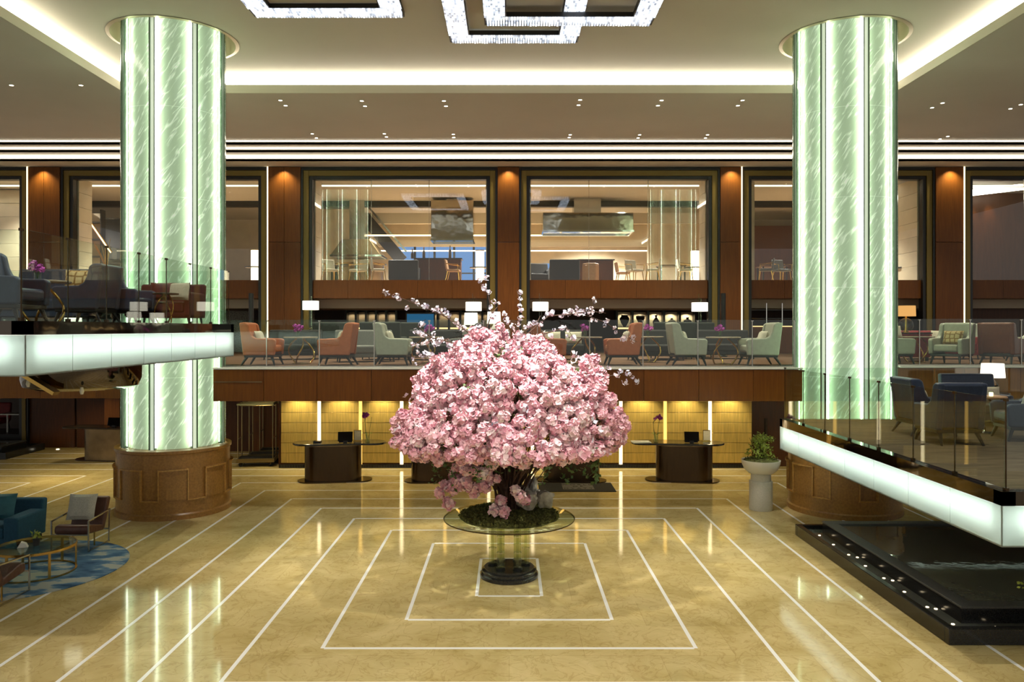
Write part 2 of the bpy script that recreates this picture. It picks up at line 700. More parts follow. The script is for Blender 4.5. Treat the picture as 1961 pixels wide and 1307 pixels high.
M['lead'] = mat('fin_edge_green', (92, 108, 90), 0.3, 0.5)  # grey-green edging on both sides of each column fin
M['cglass'] = fluted_glass()
M['ccore'] = mat('column_core', (222, 236, 214), 0.8, emit=L_CORE)
M['fin'] = mat('column_fin_glass', (214, 230, 204), 0.3, emit=0.5)
M['led'] = emis('column_led', (248, 255, 244), L_LED)
M['frost'] = frosted('frosted_fascia_glass', (238, 248, 241))
M['flight'] = emis('fascia_light', (250, 255, 252), L_FASCIA)
M['flight_l'] = emis('fascia_light_dimmed', (250, 255, 252), L_FASCIA_L)
M['granite'] = mat('amber_granite', (150, 108, 54), 0.3, var=0.22, scale=22)
M['granite2'] = mat('amber_granite_rail', (176, 132, 72), 0.22, var=0.2, scale=22)
M['blackgranite'] = mat('black_granite', (34, 34, 34), 0.16, var=0.4, scale=60)
M['flamed'] = mat('flamed_granite_rim', (74, 74, 72), 0.5, var=0.25, scale=60)
M['crystal'] = crystal()
M['white'] = mat('white_glazed', (232, 230, 222), 0.35)
M['led_w'] = emis('led_line_white', (255, 232, 184), 2.8)
M['led_y'] = emis('led_line_amber', (255, 200, 96), 1.6)
M['spot'] = emis('downlight_lens', (255, 246, 226), 12.0)
M['shade'] = emis('lit_lamp_shade', (255, 244, 222), 1.6)
M['shade_a'] = emis('amber_lamp_shade', (214, 160, 92), 0.9)
M['lantern'] = emis('lantern_glow', (255, 232, 190), 3.0)
M['shelf'] = emis('shelf_light', (255, 206, 140), 1.6)
M['blue'] = emis('dusk_window_pane', (120, 160, 215), 0.75)
M['leg'] = mat('ebony_leg', (24, 18, 15), 0.35)
M['navy'] = mat('navy_leather', (44, 58, 84), 0.38, var=0.12, scale=14, bump=0.1, bscale=30)
M['orange'] = mat('terracotta_leather', (178, 98, 58), 0.42, var=0.08, scale=14)
M['rust'] = mat('rust_leather', (122, 58, 30), 0.42, var=0.08, scale=14)
M['pale'] = mat('pale_grey_leather', (168, 168, 152), 0.45, var=0.06, scale=14)
M['midgrey'] = mat('mid_grey_fabric', (116, 116, 112), 0.8, var=0.1, scale=40)
M['green'] = mat('dark_green_velvet', (40, 46, 38), 0.7, var=0.2, scale=5, stretch=(8, 8, 0.4))
M['char'] = mat('charcoal_fabric', (34, 32, 32), 0.75, var=0.15, scale=20)
M['red'] = mat('crimson_velvet', (126, 22, 24), 0.6, var=0.15, scale=12)
M['maroon'] = mat('maroon_leather', (92, 30, 28), 0.5, var=0.12, scale=12)
M['brown'] = mat('brown_leather', (84, 52, 40), 0.42, var=0.22, scale=9, bump=0.25, bscale=16)
M['teal'] = mat('teal_fabric', (28, 74, 98), 0.85, var=0.12, scale=30)
M['tealp'] = mat('teal_velvet', (44, 96, 108), 0.7, var=0.2, scale=6)
M['cream'] = mat('cream_fabric', (206, 198, 178), 0.85, var=0.08, scale=40)
M['linen'] = mat('grey_linen', (182, 182, 172), 0.9, var=0.14, scale=60, bump=0.3, bscale=120)
M['tan'] = mat('tan_leather', (168, 128, 88), 0.5, var=0.08, scale=14)
M['lattice'] = lattice_fabric('honeycomb_cushion', (206, 180, 128), (140, 104, 52))
M['marbletop'] = mat('marble_table_top', (168, 152, 134), 0.15, var=0.25, scale=4)
M['darktop'] = mat('dark_table_top', (44, 34, 28), 0.2, var=0.2, scale=4)
M['paper'] = mat('paper', (232, 230, 222), 0.7)
M['screen'] = mat('black_screen', (12, 12, 13), 0.15)
M['leaf'] = mat('leaf_green', (70, 96, 42), 0.5, var=0.35, scale=8)
M['leafb'] = mat('leaf_fresh', (152, 168, 66), 0.5, var=0.4, scale=9)
M['moss'] = mat('moss', (98, 98, 48), 0.95, var=0.45, scale=18)
M['bark'] = mat('twig_bark', (72, 48, 34), 0.8, var=0.35, scale=20)
M['rock'] = mat('grey_rock', (158, 154, 144), 0.85, var=0.35, scale=9, bump=0.6, bscale=14)
M['pinks'] = petals('pink_blossom', [(253, 240, 238), (250, 222, 225), (244, 196, 207), (236, 168, 186), (251, 230, 231), (224, 124, 154)])
M['whites'] = petals('white_blossom', [(240, 240, 248), (250, 232, 236), (222, 226, 246), (248, 214, 222)])
M['purple'] = petals('orchid_purple', [(178, 60, 170), (206, 96, 196), (150, 40, 140)])
M['water'] = mat('pool_water', (96, 98, 90), 0.03, bump=0.10, bscale=5.0, spec=0.8)
M['rug'] = rug_mat()
M['upfloor'] = mat('oak_plank_floor', (150, 122, 92), 0.5, var=0.1, scale=4)  # unseen upper floor, colour lightened to bounce light into the room
M['mat'] = mat('black_door_mat', (34, 32, 28), 0.95, var=0.2, scale=80)
M['matgrey'] = mat('mat_grey_panel', (104, 98, 88), 0.95)
M['acryl'] = clear_glass('clear_crystal', (0.88, 0.90, 0.74), 1.5)
M['acryl2'] = clear_glass('clear_table_glass', (0.86, 0.93, 0.84), 1.5)
M['smoke'] = mat('dark_interior_wall', (58, 40, 28), 0.6, var=0.2, scale=3)
M['pattern'] = mat('speckled_stone_panel', (96, 92, 84), 0.7, var=0.8, scale=30)
M['concrete'] = mat('white_terrazzo', (206, 204, 196), 0.6, var=0.08, scale=40)

# ------------------------------------------------------------------ floor with white inlay lines
FX0, FX1, FY0, FY1 = -24, 24, -4, 40
floor = struct('floor', B().box(FX0, FX1, FY0, FY1, -0.3, 0.0), M['marble'], 'polished golden marble lobby floor with white inlay lines')
CYT = 12.5
def strip(x0, x1, y0, y1):
    mk('inlay_strip', B().box(x0, x1, y0, y1, -0.01, 0.003), M['inlay'], floor)
LW = 0.05
for k in range(1, 11):
    hw, hd = 0.486 + 0.925 * (k - 1), 0.945 * k
    y0, y1 = CYT - hd, CYT + hd
    yb = max(y0, 4.0)
    for sx in (-1, 1):
        strip(sx * hw - LW / 2, sx * hw + LW / 2, yb, y1)
    strip(-hw + LW / 2, hw - LW / 2, y1 - LW / 2, y1 + LW / 2)
    if y0 > 4:
        strip(-hw + LW / 2, hw - LW / 2, y0 - LW / 2, y0 + LW / 2)
for k in (8, 9, 10):
    xr = -19.4 + 0.486 + 0.925 * (k - 1)
    strip(xr - LW / 2, xr + LW / 2, 8.0, CYT + 0.945 * k)
    strip(-20, xr - LW / 2, CYT + 0.945 * k - LW / 2, CYT + 0.945 * k + LW / 2)
for k in (11, 12, 13):
    yy = CYT + 0.945 * k
    strip(-20, -6.7, yy - LW / 2, yy + LW / 2)

# ------------------------------------------------------------------ ceilings
COLX, COLY, COLR = 7.45, 17.2, 1.08
TZ, LZ = 10.44, 9.94       # tray and lower ceiling
TX, TYF, TYB = 9.7, 19.5, -5.0
b = B()
HS, HR = 1.7, 1.32
b.box(-TX - .2, TX + .2, TYB, COLY - HS, TZ, TZ + .1)
b.box(-TX - .2, TX + .2, COLY + HS, TYF + .2, TZ, TZ + .1)
for x0, x1 in ((-TX - .2, -COLX - HS), (-COLX + HS, COLX - HS), (COLX + HS, TX + .2)):
    b.box(x0, x1, COLY - HS, COLY + HS, TZ, TZ + .1)
for sx in (-1, 1):
    n = 48
    vs, fs = [], []
    for i in range(n):
        a = 2 * PI * i / n
        q = 1 / max(abs(math.cos(a)), abs(math.sin(a)))
        for rr, z in ((HR, TZ), (HS * q, TZ), (HR, TZ + .5)):
            vs.append((sx * COLX + rr * math.cos(a), COLY + rr * math.sin(a), z))
    for i in range(n):
        j = (i + 1) % n
        fs += [(3 * i, 3 * j, 3 * j + 1, 3 * i + 1), (3 * i, 3 * i + 2, 3 * j + 2, 3 * j)]
    b.add(vs, fs)
ceiling = struct('ceiling', b, M['ceil'], 'taupe painted tray ceiling over the lobby', recalc=False)
for sx in (-1, 1):
    mk('column_collar', B().lathe([(HR + .05, -.012), (HR - .03, -.02), (HR - .03, .42), (0.9, .46)], 48, (sx * COLX, COLY, TZ), cap=False), M['collar'], ceiling, smooth=True)
mk('cove_light', B().box(-TX - .1, TX + .1, TYF + .14, TYF + .16, LZ + .2, TZ - .02), M['cove'], ceiling)
for sx in (-1, 1):
    mk('cove_light', B().box(sx * (TX + .15) - .01, sx * (TX + .15) + .01, TYB, TYF + .1, LZ + .2, TZ - .02), M['cove'], ceiling)
# lower ceiling band around the tray, with its lip
b = B()
b.box(-24, 24, TYF, 24.3, LZ, LZ + .2)
b.box(-24, -TX, TYB, TYF, LZ, LZ + .2)
b.box(TX, 24, TYB, TYF, LZ, LZ + .2)
lower = struct('ceiling_lower', b, M['ceil2'], 'lower taupe ceiling band around the lit tray')
mk('cove_lip', B().box(-TX, TX, TYF - .03, TYF, LZ, LZ + .21), M['ceil'], lower)
for sx in (-1, 1):
    mk('cove_lip', B().box(min(sx * TX, sx * (TX - .03)), max(sx * TX, sx * (TX - .03)), TYB, TYF, LZ, LZ + .21), M['ceil'], lower)
steps = [(24.3, 9.94, 9.80, 9.885), (24.65, 9.80, 9.64, 9.73), (25.05, 9.64, 9.44, 9.52)]
for i, (y, zt, zb, zm) in enumerate(steps):
    y2 = steps[i + 1][0] if i < 2 else 26.5
    mk('stepped_soffit', B().box(-24, 24, y, y2 + .05, zb, zb + .06).box(-24, 24, y, y + .03, zb, zm), M['ceil2'], lower)
    mk('step_light', B().box(-24, 24, y + .08, y + .10, zm - .03, zt), M['stepl'], lower)

# ------------------------------------------------------------------ lights in the ceiling
def spot(parent, loc, watts, ang, col=(1, 0.9, 0.72), blend=0.7, target=None, rad=0.05):
    l = bpy.data.lights.new('lamp', 'SPOT')
    l.energy, l.spot_size, l.spot_blend, l.color, l.shadow_soft_size = watts, R(ang), blend, col, rad
    o = bpy.data.objects.new('lamp', l)
    C.objects.link(o)
    o.location = loc
    if target:
        o.rotation_euler = (Vector(target) - Vector(loc)).to_track_quat('-Z', 'Y').to_euler()
    if parent:
        o.parent = parent
    return o


def area(loc, sx, sy, watts, col=(1, 0.9, 0.75), rot=(0, 0, 0)):
    return spot(None, loc, watts, 128, col, 0.6, None, 0.12)


ORD = 'first second third fourth fifth sixth seventh eighth ninth'.split()
DL = thing('downlight', 'x', 'downlight', (0, 0, -50))
mk('trim_ring', B().lathe([(.075, 0), (.075, -.012), (.05, -.012), (.05, 0)], 16, cap=False), M['ceil'], DL)
mk('lens', B().lathe([(.048, -.004), (.048, .004)], 16), M['spot'], DL)
def downlight(x, y, z, label, group, watts=0, ang=80, target=None, col=(1, .9, .72)):
    o = dup(DL, (x, y, z), 0, label, group)
    if watts:
        spot(o, (0, 0, -.05), watts, ang, col, target=(target[0] - x, target[1] - y, target[2] - z) if target else None)
    return o
for i, (px, py) in enumerate([(22, 163), (155, 163), (537, 192), (547, 202), (693, 193), (699, 203), (850, 193), (854, 203), (1111, 191), (1108, 201), (1267, 192), (1260, 202), (1422, 192), (1413, 202), (1805, 197), (1785, 206), (1955, 200), (1935, 208)]):
    y = (LZ - CH) * FPX / (VY - py)
    downlight(X(px, y), y, LZ, '%s downlight of the %s pair from the left in the row nearest the tray cove' % (('back', 'front')[i % 2] if i > 1 else ('left', 'right')[i], ORD[i // 2]), 'downlights near the tray cove', W_DOWN if i % 2 == 0 else 0, 70)
for i, (px, py) in enumerate([(598, 256), (606, 264), (736, 256), (740, 262), (868, 257), (869, 263), (1092, 258), (1090, 263), (1225, 258), (1222, 264), (1355, 258), (1351, 264), (1815, 261), (1800, 266)]):
    y = (LZ - CH) * FPX / (VY - py)
    downlight(X(px, y), y, LZ, '%s downlight of the %s pair from the left in the row nearest the stepped strips' % (('front', 'back')[i % 2], ORD[i // 2]), 'downlights near the stepped strips', 330 if i % 2 == 0 else 0, 75)
# tray downlights above the frame
for i, (x, y, tx, ty, tz, wt) in enumerate([(-3.0, 10.6, 0, 12.5, 2.8, 2.7), (3.0, 10.6, 0, 12.5, 2.8, 2.7), (0, 9.8, 0, 12.4, 3.0, 2.7),
                                       (-6.5, 11.5, -7.5, 13, 0, .8), (6.5, 11.0, 6.5, 12, 0, .7), (-5.5, 6, -4, 9, 0, .9), (5.5, 6, 4, 9, 0, .9), (-2, 3, -1, 8, 0, 1.0), (2, 3, 1, 8, 0, 1.0),
                                       (-3.5, 14.0, -3, 16.5, 0, .8), (4.0, 14.0, 3, 16.5, 0, .8)]):
    spot(ceiling, (x, y, TZ - .03), W_TRAY * wt, 30 if tz > 1 else 62, (1, .95, .84), .7, (tx, ty, tz), .08)

# ------------------------------------------------------------------ crystal square chandeliers
def chandelier(x0, x1, y0, y1, wd, z, label):
    t = thing('crystal_chandelier', label, 'chandelier', ((x0 + x1) / 2, (y0 + y1) / 2, z), 0, 'crystal squares on the tray ceiling')
    hx, hy = (x1 - x0) / 2, (y1 - y0) / 2
    mk('frame', B().ring(-hx, hx, -hy, hy, .025, 0, .09).ring(-hx + wd, hx - wd, -hy + wd, hy - wd, .025, 0, .09), M['black'], t)
    mk('backing', B().ring(-hx + .02, hx - .02, -hy + .02, hy - .02, wd - .04, .085, .1), M['ceil'], t)
    b = B()
    rr = random.Random(int(x0 * 100))
    n = int((2 * hx) / .055)
    rows = 4
    for sy in (-1, 1):
        for i in range(n):
            cx = -hx + wd * .1 + (2 * hx - wd * .2) * (i + .5) / n
            for j in range(rows):
                cy = sy * (hy - wd * (j + .5) / rows)
                l = wd / rows * .52
                b.box(cx - .018, cx + .018, cy - l, cy + l, -.012 - rr.random() * .012, .08)
    n = int((2 * hy) / .12)
    for sx in (-1, 1):
        for i in range(n):
            cy = -hy + wd + (2 * hy - 2 * wd) * (i + .5) / n
            l = (hy - wd) / n * .95
            for j in range(9):
                cx = sx * (hx - wd * (j + .5) / 9)
                b.box(cx - .019, cx + .019, cy - l, cy + l, -.012 - rr.random() * .012, .08)
    tag(mk('crystals', b, M['crystal'], t, recalc=False), None, kind='stuff')
CZ = TZ - .10
chandelier(-5.17, -2.12, 11.2, 15.7, .42, CZ, 'lit crystal square on the ceiling nearest the left green column')
chandelier(-1.30, 1.51, 13.2, 17.05, .42, CZ - .02, 'lit crystal square reaching farthest toward the windows, above the blossom tree')
chandelier(-.50, 2.90, 11.8, 15.75, .42, CZ - .15, 'lit crystal square overlapping the middle one on its right')

# ------------------------------------------------------------------ glass columns
def column(cx, label):
    t = thing('glass_column', label, 'column', (cx, COLY, 0))
    base = mk('base', B().lathe([(1.20, 0), (1.20, .10), (1.17, .13), (1.17, 1.36), (1.20, 1.38), (1.20, 1.44), (0.9, 1.45)], 64), M['granite'], t, smooth=True)
    rot = -PI / 2 + PI / 8 * (1 if cx < 0 else -1)
    pm = mesh('relief_panel', B().shell(1.165, 1.195, .42, 1.03, -R(13), R(13), 8), M['granite'])
    mm = mesh('moulding', B().shell(1.165, 1.235, 1.03, 1.06, -R(14.2), R(14.2), 8).shell(1.165, 1.225, .42, 1.03, -R(14.2), -R(13), 1).shell(1.165, 1.225, .42, 1.03, R(13), R(14.2), 1), M['granite2'])
    m2 = mesh('lower_moulding', B().shell(1.165, 1.225, .40, .425, R(13), R(32), 6), M['granite2'])
    core = mk('core', B().lathe([(.93, 1.45), (.93, TZ + .3)], 64), M['ccore'], t, smooth=True)
    zs = [1.45, 2.97, 4.87, 6.77, 8.67, TZ + .25]
    pitch = 2 * PI / 8
    for k in range(8):
        a = rot + k * pitch
        for me in (pm, mm, m2):
            link(me.name.split('.')[0], me, base, rz=a)
        # light fin between two panels: white glass bar with dark edges
        af = a + pitch / 2
        mk('light_fin', B().shell(.99, 1.075, 1.46, TZ + .25, -R(1.9), R(1.9), 2), M['fin'], t, rz=af)
        mk('fin_edge', B().shell(1.0, 1.10, 1.46, TZ + .25, R(2.3), R(3.3), 1).shell(1.0, 1.10, 1.46, TZ + .25, -R(3.3), -R(2.3), 1), M['lead'], t, rz=af)
        # LED lines beside the fins, facing the core
        mk('led_line', B().shell(1.02, 1.03, 1.5, TZ + .2, R(3.5), R(4.9), 1).shell(1.02, 1.03, 1.5, TZ + .2, -R(4.9), -R(3.5), 1), M['led'], t, rz=af)
    for j in range(5):
        key = 'glass_panel'
        b = B()
        seg = 10
        a0 = R(19)
        uv = []
        vs, fs = [], []
        for i in range(seg + 1):
            a = -a0 + 2 * a0 * i / seg
            for z in (zs[j] + .002, zs[j + 1] - .002):
                vs.append(((COLR) * math.cos(a), (COLR) * math.sin(a), z))
        for i in range(seg):
            fs.append((2 * i, 2 * i + 2, 2 * i + 3, 2 * i + 1))
        b.add(vs, fs)
        me = mesh(key, b, M['cglass'], smooth=True, recalc=False)
        for k in range(8):
            m2_ = me.copy()
            ul = m2_.uv_layers.new(name='UVMap')
            for lp in m2_.loops:
                v = m2_.vertices[lp.vertex_index].co
                ul.data[lp.index].uv = (math.atan2(v.y, v.x) * COLR + k * 3.1 + cx, v.z)
            link(key, m2_, t, rz=rot + k * pitch)
    return t
column(-COLX, 'green lit glass column on the left, behind the navy chair platform')
column(COLX, 'green lit glass column on the right, behind the pool platform')

# ------------------------------------------------------------------ mezzanine
MZ, MB = 3.148, 2.441
MF, MS = 16.6, 17.3          # front of the centre part and of the side parts
x0c, x1c = X(408, MF), X(1537, MF)
mez = sroot('floor_mezzanine', 'mezzanine deck carpeted brown above the reception')
mk('deck', B().box(x0c, x1c, MF + .03, 31, MB + .01, MZ - .01).box(-24, x0c, MS + 1.2, 31, MB + .01, MZ - .01).box(x1c, 24, MS + 1.2, 31, MB + .01, MZ - .01)
   .box(-24, -COLX - 1.3, MS + .03, MS + 1.2, MB + .01, MZ - .01).box(COLX + 1.3, 24, MS + .03, MS + 1.2, MB + .01, MZ - .01), M['smoke'], mez)
mk('carpet', B().box(x0c, x1c, MF + .1, 31, MZ - .01, MZ).box(-24, -COLX - 1.3, MS + .1, 31, MZ - .01, MZ).box(COLX + 1.3, 24, MS + .1, 31, MZ - .01, MZ)
   .box(-COLX - 1.3, x0c, COLY + 1.3, 31, MZ - .01, MZ).box(x1c, COLX + 1.3, COLY + 1.3, 31, MZ - .01, MZ), M['carpet'], mez)
mk('edge_strip', B().box(x0c, x1c, MF - .02, MF + .1, MZ - .02, MZ + .015).box(-24, -COLX - 1.3, MS - .02, MS + .1, MZ - .02, MZ + .015).box(COLX + 1.3, 24, MS - .02, MS + .1, MZ - .02, MZ + .015), M['white'], mez)
def fascia(xs, y):
    for a, c in zip(xs[:-1], xs[1:]):
        mk('fascia_panel', B().box(a + .004, c - .004, y, y + .04, MB, MZ - .03), M['woodm'], mez, bevel=.003, seg=1)
fascia([x0c] + [X(p, MF) for p in (505, 607, 711, 816, 921, 1025, 1129, 1233, 1338, 1443)] + [x1c], MF)
fascia([-18.0 + 1.25 * i for i in range(8)] + [-COLX - 1.2], MS)
fascia([COLX + 1.1] + [10.2 + 1.25 * i for i in range(7)], MS)
mk('fascia_slot', B().box(X(410, MF), X(502, MF), MF - .015, MF, Zh(733, MF), Zh(731, MF)), M['bronze2'], mez)


def railing(name, label, x_list, y, z, h, parent_loc=None):
    t = thing(name, label, 'railing', (x_list[0], y, z))
    xo = x_list[0]
    for a, c in zip(x_list[:-1], x_list[1:]):
        mk('glass_pane', B().box(a - xo + .012, c - xo - .012, -.006, .006, .03, h), M['rail'], t, recalc=True)
    for a in x_list:
        mk('post', B().box(a - xo - .010, a - xo + .010, -.025, -.008, 0, h - .03).box(a - xo - .025, a - xo + .025, -.03, .012, h - .035, h - .012), M['steel'], t)
    mk('base_channel', B().box(0, x_list[-1] - xo, -.03, .03, 0, .03), M['steel'], t)
    return t
railing('glass_railing', 'long glass railing along the mezzanine edge between the two columns', [X(p, 16.75) for p in (428, 511, 612, 717, 822, 926, 1029, 1129, 1231, 1336, 1440, 1520)], 16.75, MZ + .015, 1.03)
railing('glass_railing', 'glass railing on the mezzanine edge right of the right column', [X(p, 17.45) for p in (1715, 1760, 1857, 1955, 2050)], 17.45, MZ + .015, 1.06)
railing('glass_railing', 'glass railing on the mezzanine edge left of the left column', [X(p, 17.45) for p in (-90, 10, 110, 228)], 17.45, MZ + .015, 1.06)

# ------------------------------------------------------------------ lower level: walls below the mezzanine
wl = sroot('wall_reception', 'golden oak panelled reception wall with light lines')
WY = 22.2
strips = [535, 611, 690, 769, 852, 936, 1020, 1104, 1189, 1274, 1360, 1443]
for i in range(11):
    a, c = X(strips[i], WY) + .05, X(strips[i + 1], WY) - .05
    for j in range(8):
        z0 = .14 + j * .29
        mk('oak_board', B().box(a, c, WY, WY + .04, z0 + .004, min(z0 + .286, MB)), M['oak'], wl, bevel=.004, seg=1)
for i, s in enumerate(strips[1:-1]):
    xx = X(s, WY)
    white = s in (611, 769, 936, 1020, 1189, 1360)
    mk('light_line', B().box(xx - .045, xx + .045, WY + .005, WY + .03, .05, MB), M['led_w' if white else 'led_y'], wl)
mk('backing', B().box(X(535, WY), X(1443, WY), WY + .03, WY + .3, 0, MB), M['woodd'], wl)
b = B().box(X(535, WY), X(1443, WY), WY - .015, WY + .03, 0, .10)
for i in range(180):
    xx = X(535, WY) + .04 + i * .0755
    b.box(xx, xx + .03, WY - .03, WY - .015, .015, .10)
struct('baseboard_reception', b, M['black'], 'black ribbed grille along the foot of the oak wall', recalc=False)
# side walls further back
wr = sroot('wall_right', 'dark wood panelled wall right of the reception')
for i in range(7):
    xx = X(1443, WY) + .02 + i * 1.3
    mk('wall_panel', B().box(xx + .005, xx + 1.295, WY + .25, WY + .3, 0.0, MB), M['wood' if i else 'woodd'], wr, bevel=.004, seg=1)
d = mk('door_handle', B().tube([(7.45, WY + .2, .95), (7.45, WY + .2, 1.35)], .018, 8).box(7.41, 7.49, WY + .21, WY + .25, .9, 1.4), M['bronze'], wr)
wlf = sroot('wall_left', 'dark wood panelled wall at the back left under the mezzanine')
for a, c, y, m in ((-16.2, -14.6, 26, 'woodd'), (-14.55, -13.2, 26, 'woodd'), (-12.6, -10.2, 26.3, 'smoke'), (-13.2, -12.6, 26.6, 'black'), (-10.2, -8.2, 25.2, 'woodd'), (-8.15, -6.65, 24.6, 'wood')):
    mk('wall_panel', B().box(a, c - .02, y, y + .1, 0, MB), M[m], wlf, bevel=.004, seg=1)
mk('wall_panel', B().box(X(203, 25.6), X(232, 25.6), 25.5, 25.6, 0, MB), M['wood'], wlf)
mk('backing', B().box(-24, -6.6, 31.0, 31.1, 0, MB), M['smoke'], wlf)
mk('return_wall', B().box(X(535, WY) - .02, X(535, WY), WY, 26, 0, MB), M['woodd'], wlf)

# ------------------------------------------------------------------ window wall
GY = 26.0
ZTOP, ZG0, ZG1, ZSP = 9.43, 5.65, 9.14, 5.03
pil = [(57, 118), (515, 577), (953, 994), (1378, 1419), (1789, 1843)]
wb = sroot('wall_back', 'wood clad pillars of the window wall')
for i, (a, c) in enumerate(pil):
    xa, xc = X(a, GY), X(c, GY)
    mid = (xa + xc) / 2
    if xc - xa > .95:
        cols = [(xa, mid - .004), (mid + .004, xc)]
    else:
        cols = [(xa, xc)]
    for q0, q1 in cols:
        for z0, z1 in ((MZ, 6.9), (6.91, ZTOP)):
            mk('veneer_panel', B().box(q0, q1, GY - .12, GY + .3, z0, z1 - .005), M['wood'], wb, bevel=.004, seg=1)
    sx = {0: xa, 1: xa, 3: xc, 4: xc}.get(i)
    if sx is not None:
        mk('led_edge', B().box(sx - .025, sx + .01, GY - .14, GY - .11, MZ, ZTOP), M['led_w'], wb)
    spot(wb, (mid, GY - .35, ZTOP - .02), 105, 110, (1, .88, .55), .9, (mid, GY - .1, 7.4), .03)
mk('header', B().box(-24, 24, GY + .05, GY + .35, ZTOP - .02, ZTOP + .3), M['black'], wb)

wins = [(-330, 57), (118, 515), (577, 953), (994, 1378), (1419, 1789), (1843, 2200)]
names = ['at the far left edge', 'behind the left green column', 'left of the middle pillar', 'right of the middle pillar', 'behind the right green column', 'at the far right edge']
for i, (a, c) in enumerate(wins):
    xa, xc = X(a, GY), X(c, GY)
    wr_ = sroot('window_%d' % (i + 1), 'tall black and bronze framed interior window ' + names[i], ((xa + xc) / 2, GY, MZ))
    hw, H = (xc - xa) / 2, ZTOP - .03 - MZ
    off = 0.0
    for nm, wd, y0, m in (('outer_frame', .075, -.08, 'black'), ('bronze_trim', .18, -.03, 'gold'), ('inner_frame', .11, .02, 'black')):
        e0, e1 = hw - off, hw - off - wd
        h0, h1 = H - off, H - off - wd
        bb = B().box(-e0, -e1, y0, .3, 0, h0).box(e1, e0, y0, .3, 0, h0).box(-e1, e1, y0, .3, h1, h0)
        mk(nm, bb, M[m], wr_, bevel=.006, seg=1)
        off += wd
    gw = hw - off
    n = 3
    for k in range(n):
        g0, g1 = -gw + 2 * gw * k / n, -gw + 2 * gw * (k + 1) / n
        mk('glass_pane', B().box(g0 + .006, g1 - .006, .19, .20, ZG0 - MZ, H - off), M['pane'], wr_)
    for k in (1, 2):
        g0 = -gw + 2 * gw * k / n
        mk('pane_clip', B().box(g0 - .012, g0 + .012, .16, .23, H - off - .22, H - off).box(g0 - .005, g0 + .005, .185, .205, ZG0 - MZ, H - off), M['steel'], wr_)
    n = 5
    for k in range(n):
        g0, g1 = -gw + 2 * gw * k / n, -gw + 2 * gw * (k + 1) / n
        mk('spandrel_panel', B().box(g0 + .003, g1 - .003, .15, .28, ZSP - MZ, ZG0 - MZ), M['wood'], wr_, bevel=.003, seg=1)
    # stone reveals inside
    for sx in (-1, 1):
        for k in range(7):
            z0 = ZG0 - MZ + k * .5
            mk('stone_course', B().box(sx * (gw + .02) - .06, sx * (gw + .02) + .06, .32, 1.15 + (1.2 if (i, sx) == (4, 1) else 0), z0 + .004, z0 + .496), M['stone'], wr_, bevel=.004, seg=1)

# ------------------------------------------------------------------ upper room behind the glass
uf = struct('floor_upper', B().box(-24, 24, GY + .3, 39, ZSP, ZG0 - .02), M['upfloor'], 'light wood floor of the upper restaurant')
b = B().box(-24, 24, GY + .3, 27.9, 9.22, 9.5).box(-24, 24, 27.9, 39, 9.36, 9.6).box(-24, 24, 28.15, 31.3, 9.18, 9.24)
uc = struct('ceiling_upper', b, M['ceil2'], 'beige ceiling of the upper restaurant')
mk('cove_light', B().box(-24, 24, 28.0, 28.14, 9.27, 9.35), M['cove'], uc)
mk('dark_beam', B().box(-24, 24, 31.3, 31.6, 8.95, 9.3), M['black'], uc)
mk('bulkhead', B().box(-6.5, 9, 33.0, 33.3, 8.5, 8.95), M['cream'], uc)
mk('bulkhead', B().box(-6.5, 9, 35.2, 35.4, 7.75, 8.05), M['cream'], uc)
mk('hanging_light', B().box(-6, 1.6, 32.6, 32.7, 7.92, 7.97).box(-6, 9, 34.4, 34.5, 7.45, 7.50), M['lantern'], uc)
mk('ceiling_light_strip', B().box(-6, 2, 33.4, 33.6, 9.30, 9.34).box(4, 9, 33.6, 33.8, 9.3, 9.34), M['lantern'], uc)
wu = sroot('wall_upper', 'back wall of the upper restaurant with dusk blue windows')
mk('stone_wall', B().box(-24, -5.6, 38, 38.2, ZG0, 9.4).box(0.2, 24, 38, 38.2, ZG0, 9.4).box(-5.6, .2, 38, 38.2, 8.3, 9.4), M['stone'], wu)
for k in range(6):
    xa = -5.6 + k * .966
    mk('window_pane', B().box(xa + .05, xa + .916, 38.1, 38.14, ZG0, 8.3), M['blue'], wu)
    mk('mullion', B().box(xa - .05, xa + .05, 37.95, 38.2, ZG0, 8.3).box(xa, xa + .966, 37.96, 38.18, 6.7, 6.76), M['black'], wu)
for k, xa in enumerate((1.6, 2.6, 3.6)):
    mk('window_pane', B().box(xa, xa + .9, 37.92, 37.96, 6.0, 7.2), M['blue'], wu)
for k in range(7):
    mk('stone_course', B().box(-24, -15.9, 28.6, 28.8, ZG0 + k * .5 + .004, ZG0 + k * .5 + .496), M['stone'], wu, bevel=.004, seg=1)
mk('stone_pier', B().box(6.0, 8.6, 33.2, 33.6, ZG0, 9.3), M['stone'], wu)
mk('stone_pier', B().box(-8.6, -6.9, 34.2, 34.6, ZG0, 9.3), M['stone'], wu)
mk('wood_wall', B().box(9.2, 16.5, 34.5, 34.7, ZG0, 8.6), M['woodd'], wu)
mk('wood_wall', B().box(15.2, 24, 29.5, 29.7, ZG0, 9.3), M['woodd'], wu)
mk('slanted_cove', B().beam((14.9, 28.4, 8.75), (20, 28.4, 9.35), .05, .22), M['cove'], wu)
for sx in (-1, 1):
    mk('partition', B().box(sx * 8.6 - .1, sx * 8.6 + .1, 27.4, 31, ZG0, 9.2), M['stone'], wu)
for x, y, wt in ((-4.5, 30, 1.2), (0, 30.5, 1.3), (4.5, 30, 1.2), (-11.5, 29, 1.0), (11.5, 30, 1.0), (-3, 35.5, 1.4), (4, 35.5, 1.4), (-16.5, 27.6, .8)):
    o = area((x, y, 9.1), 1.2, 1.2, W_UP * wt, (1, .96, .86))
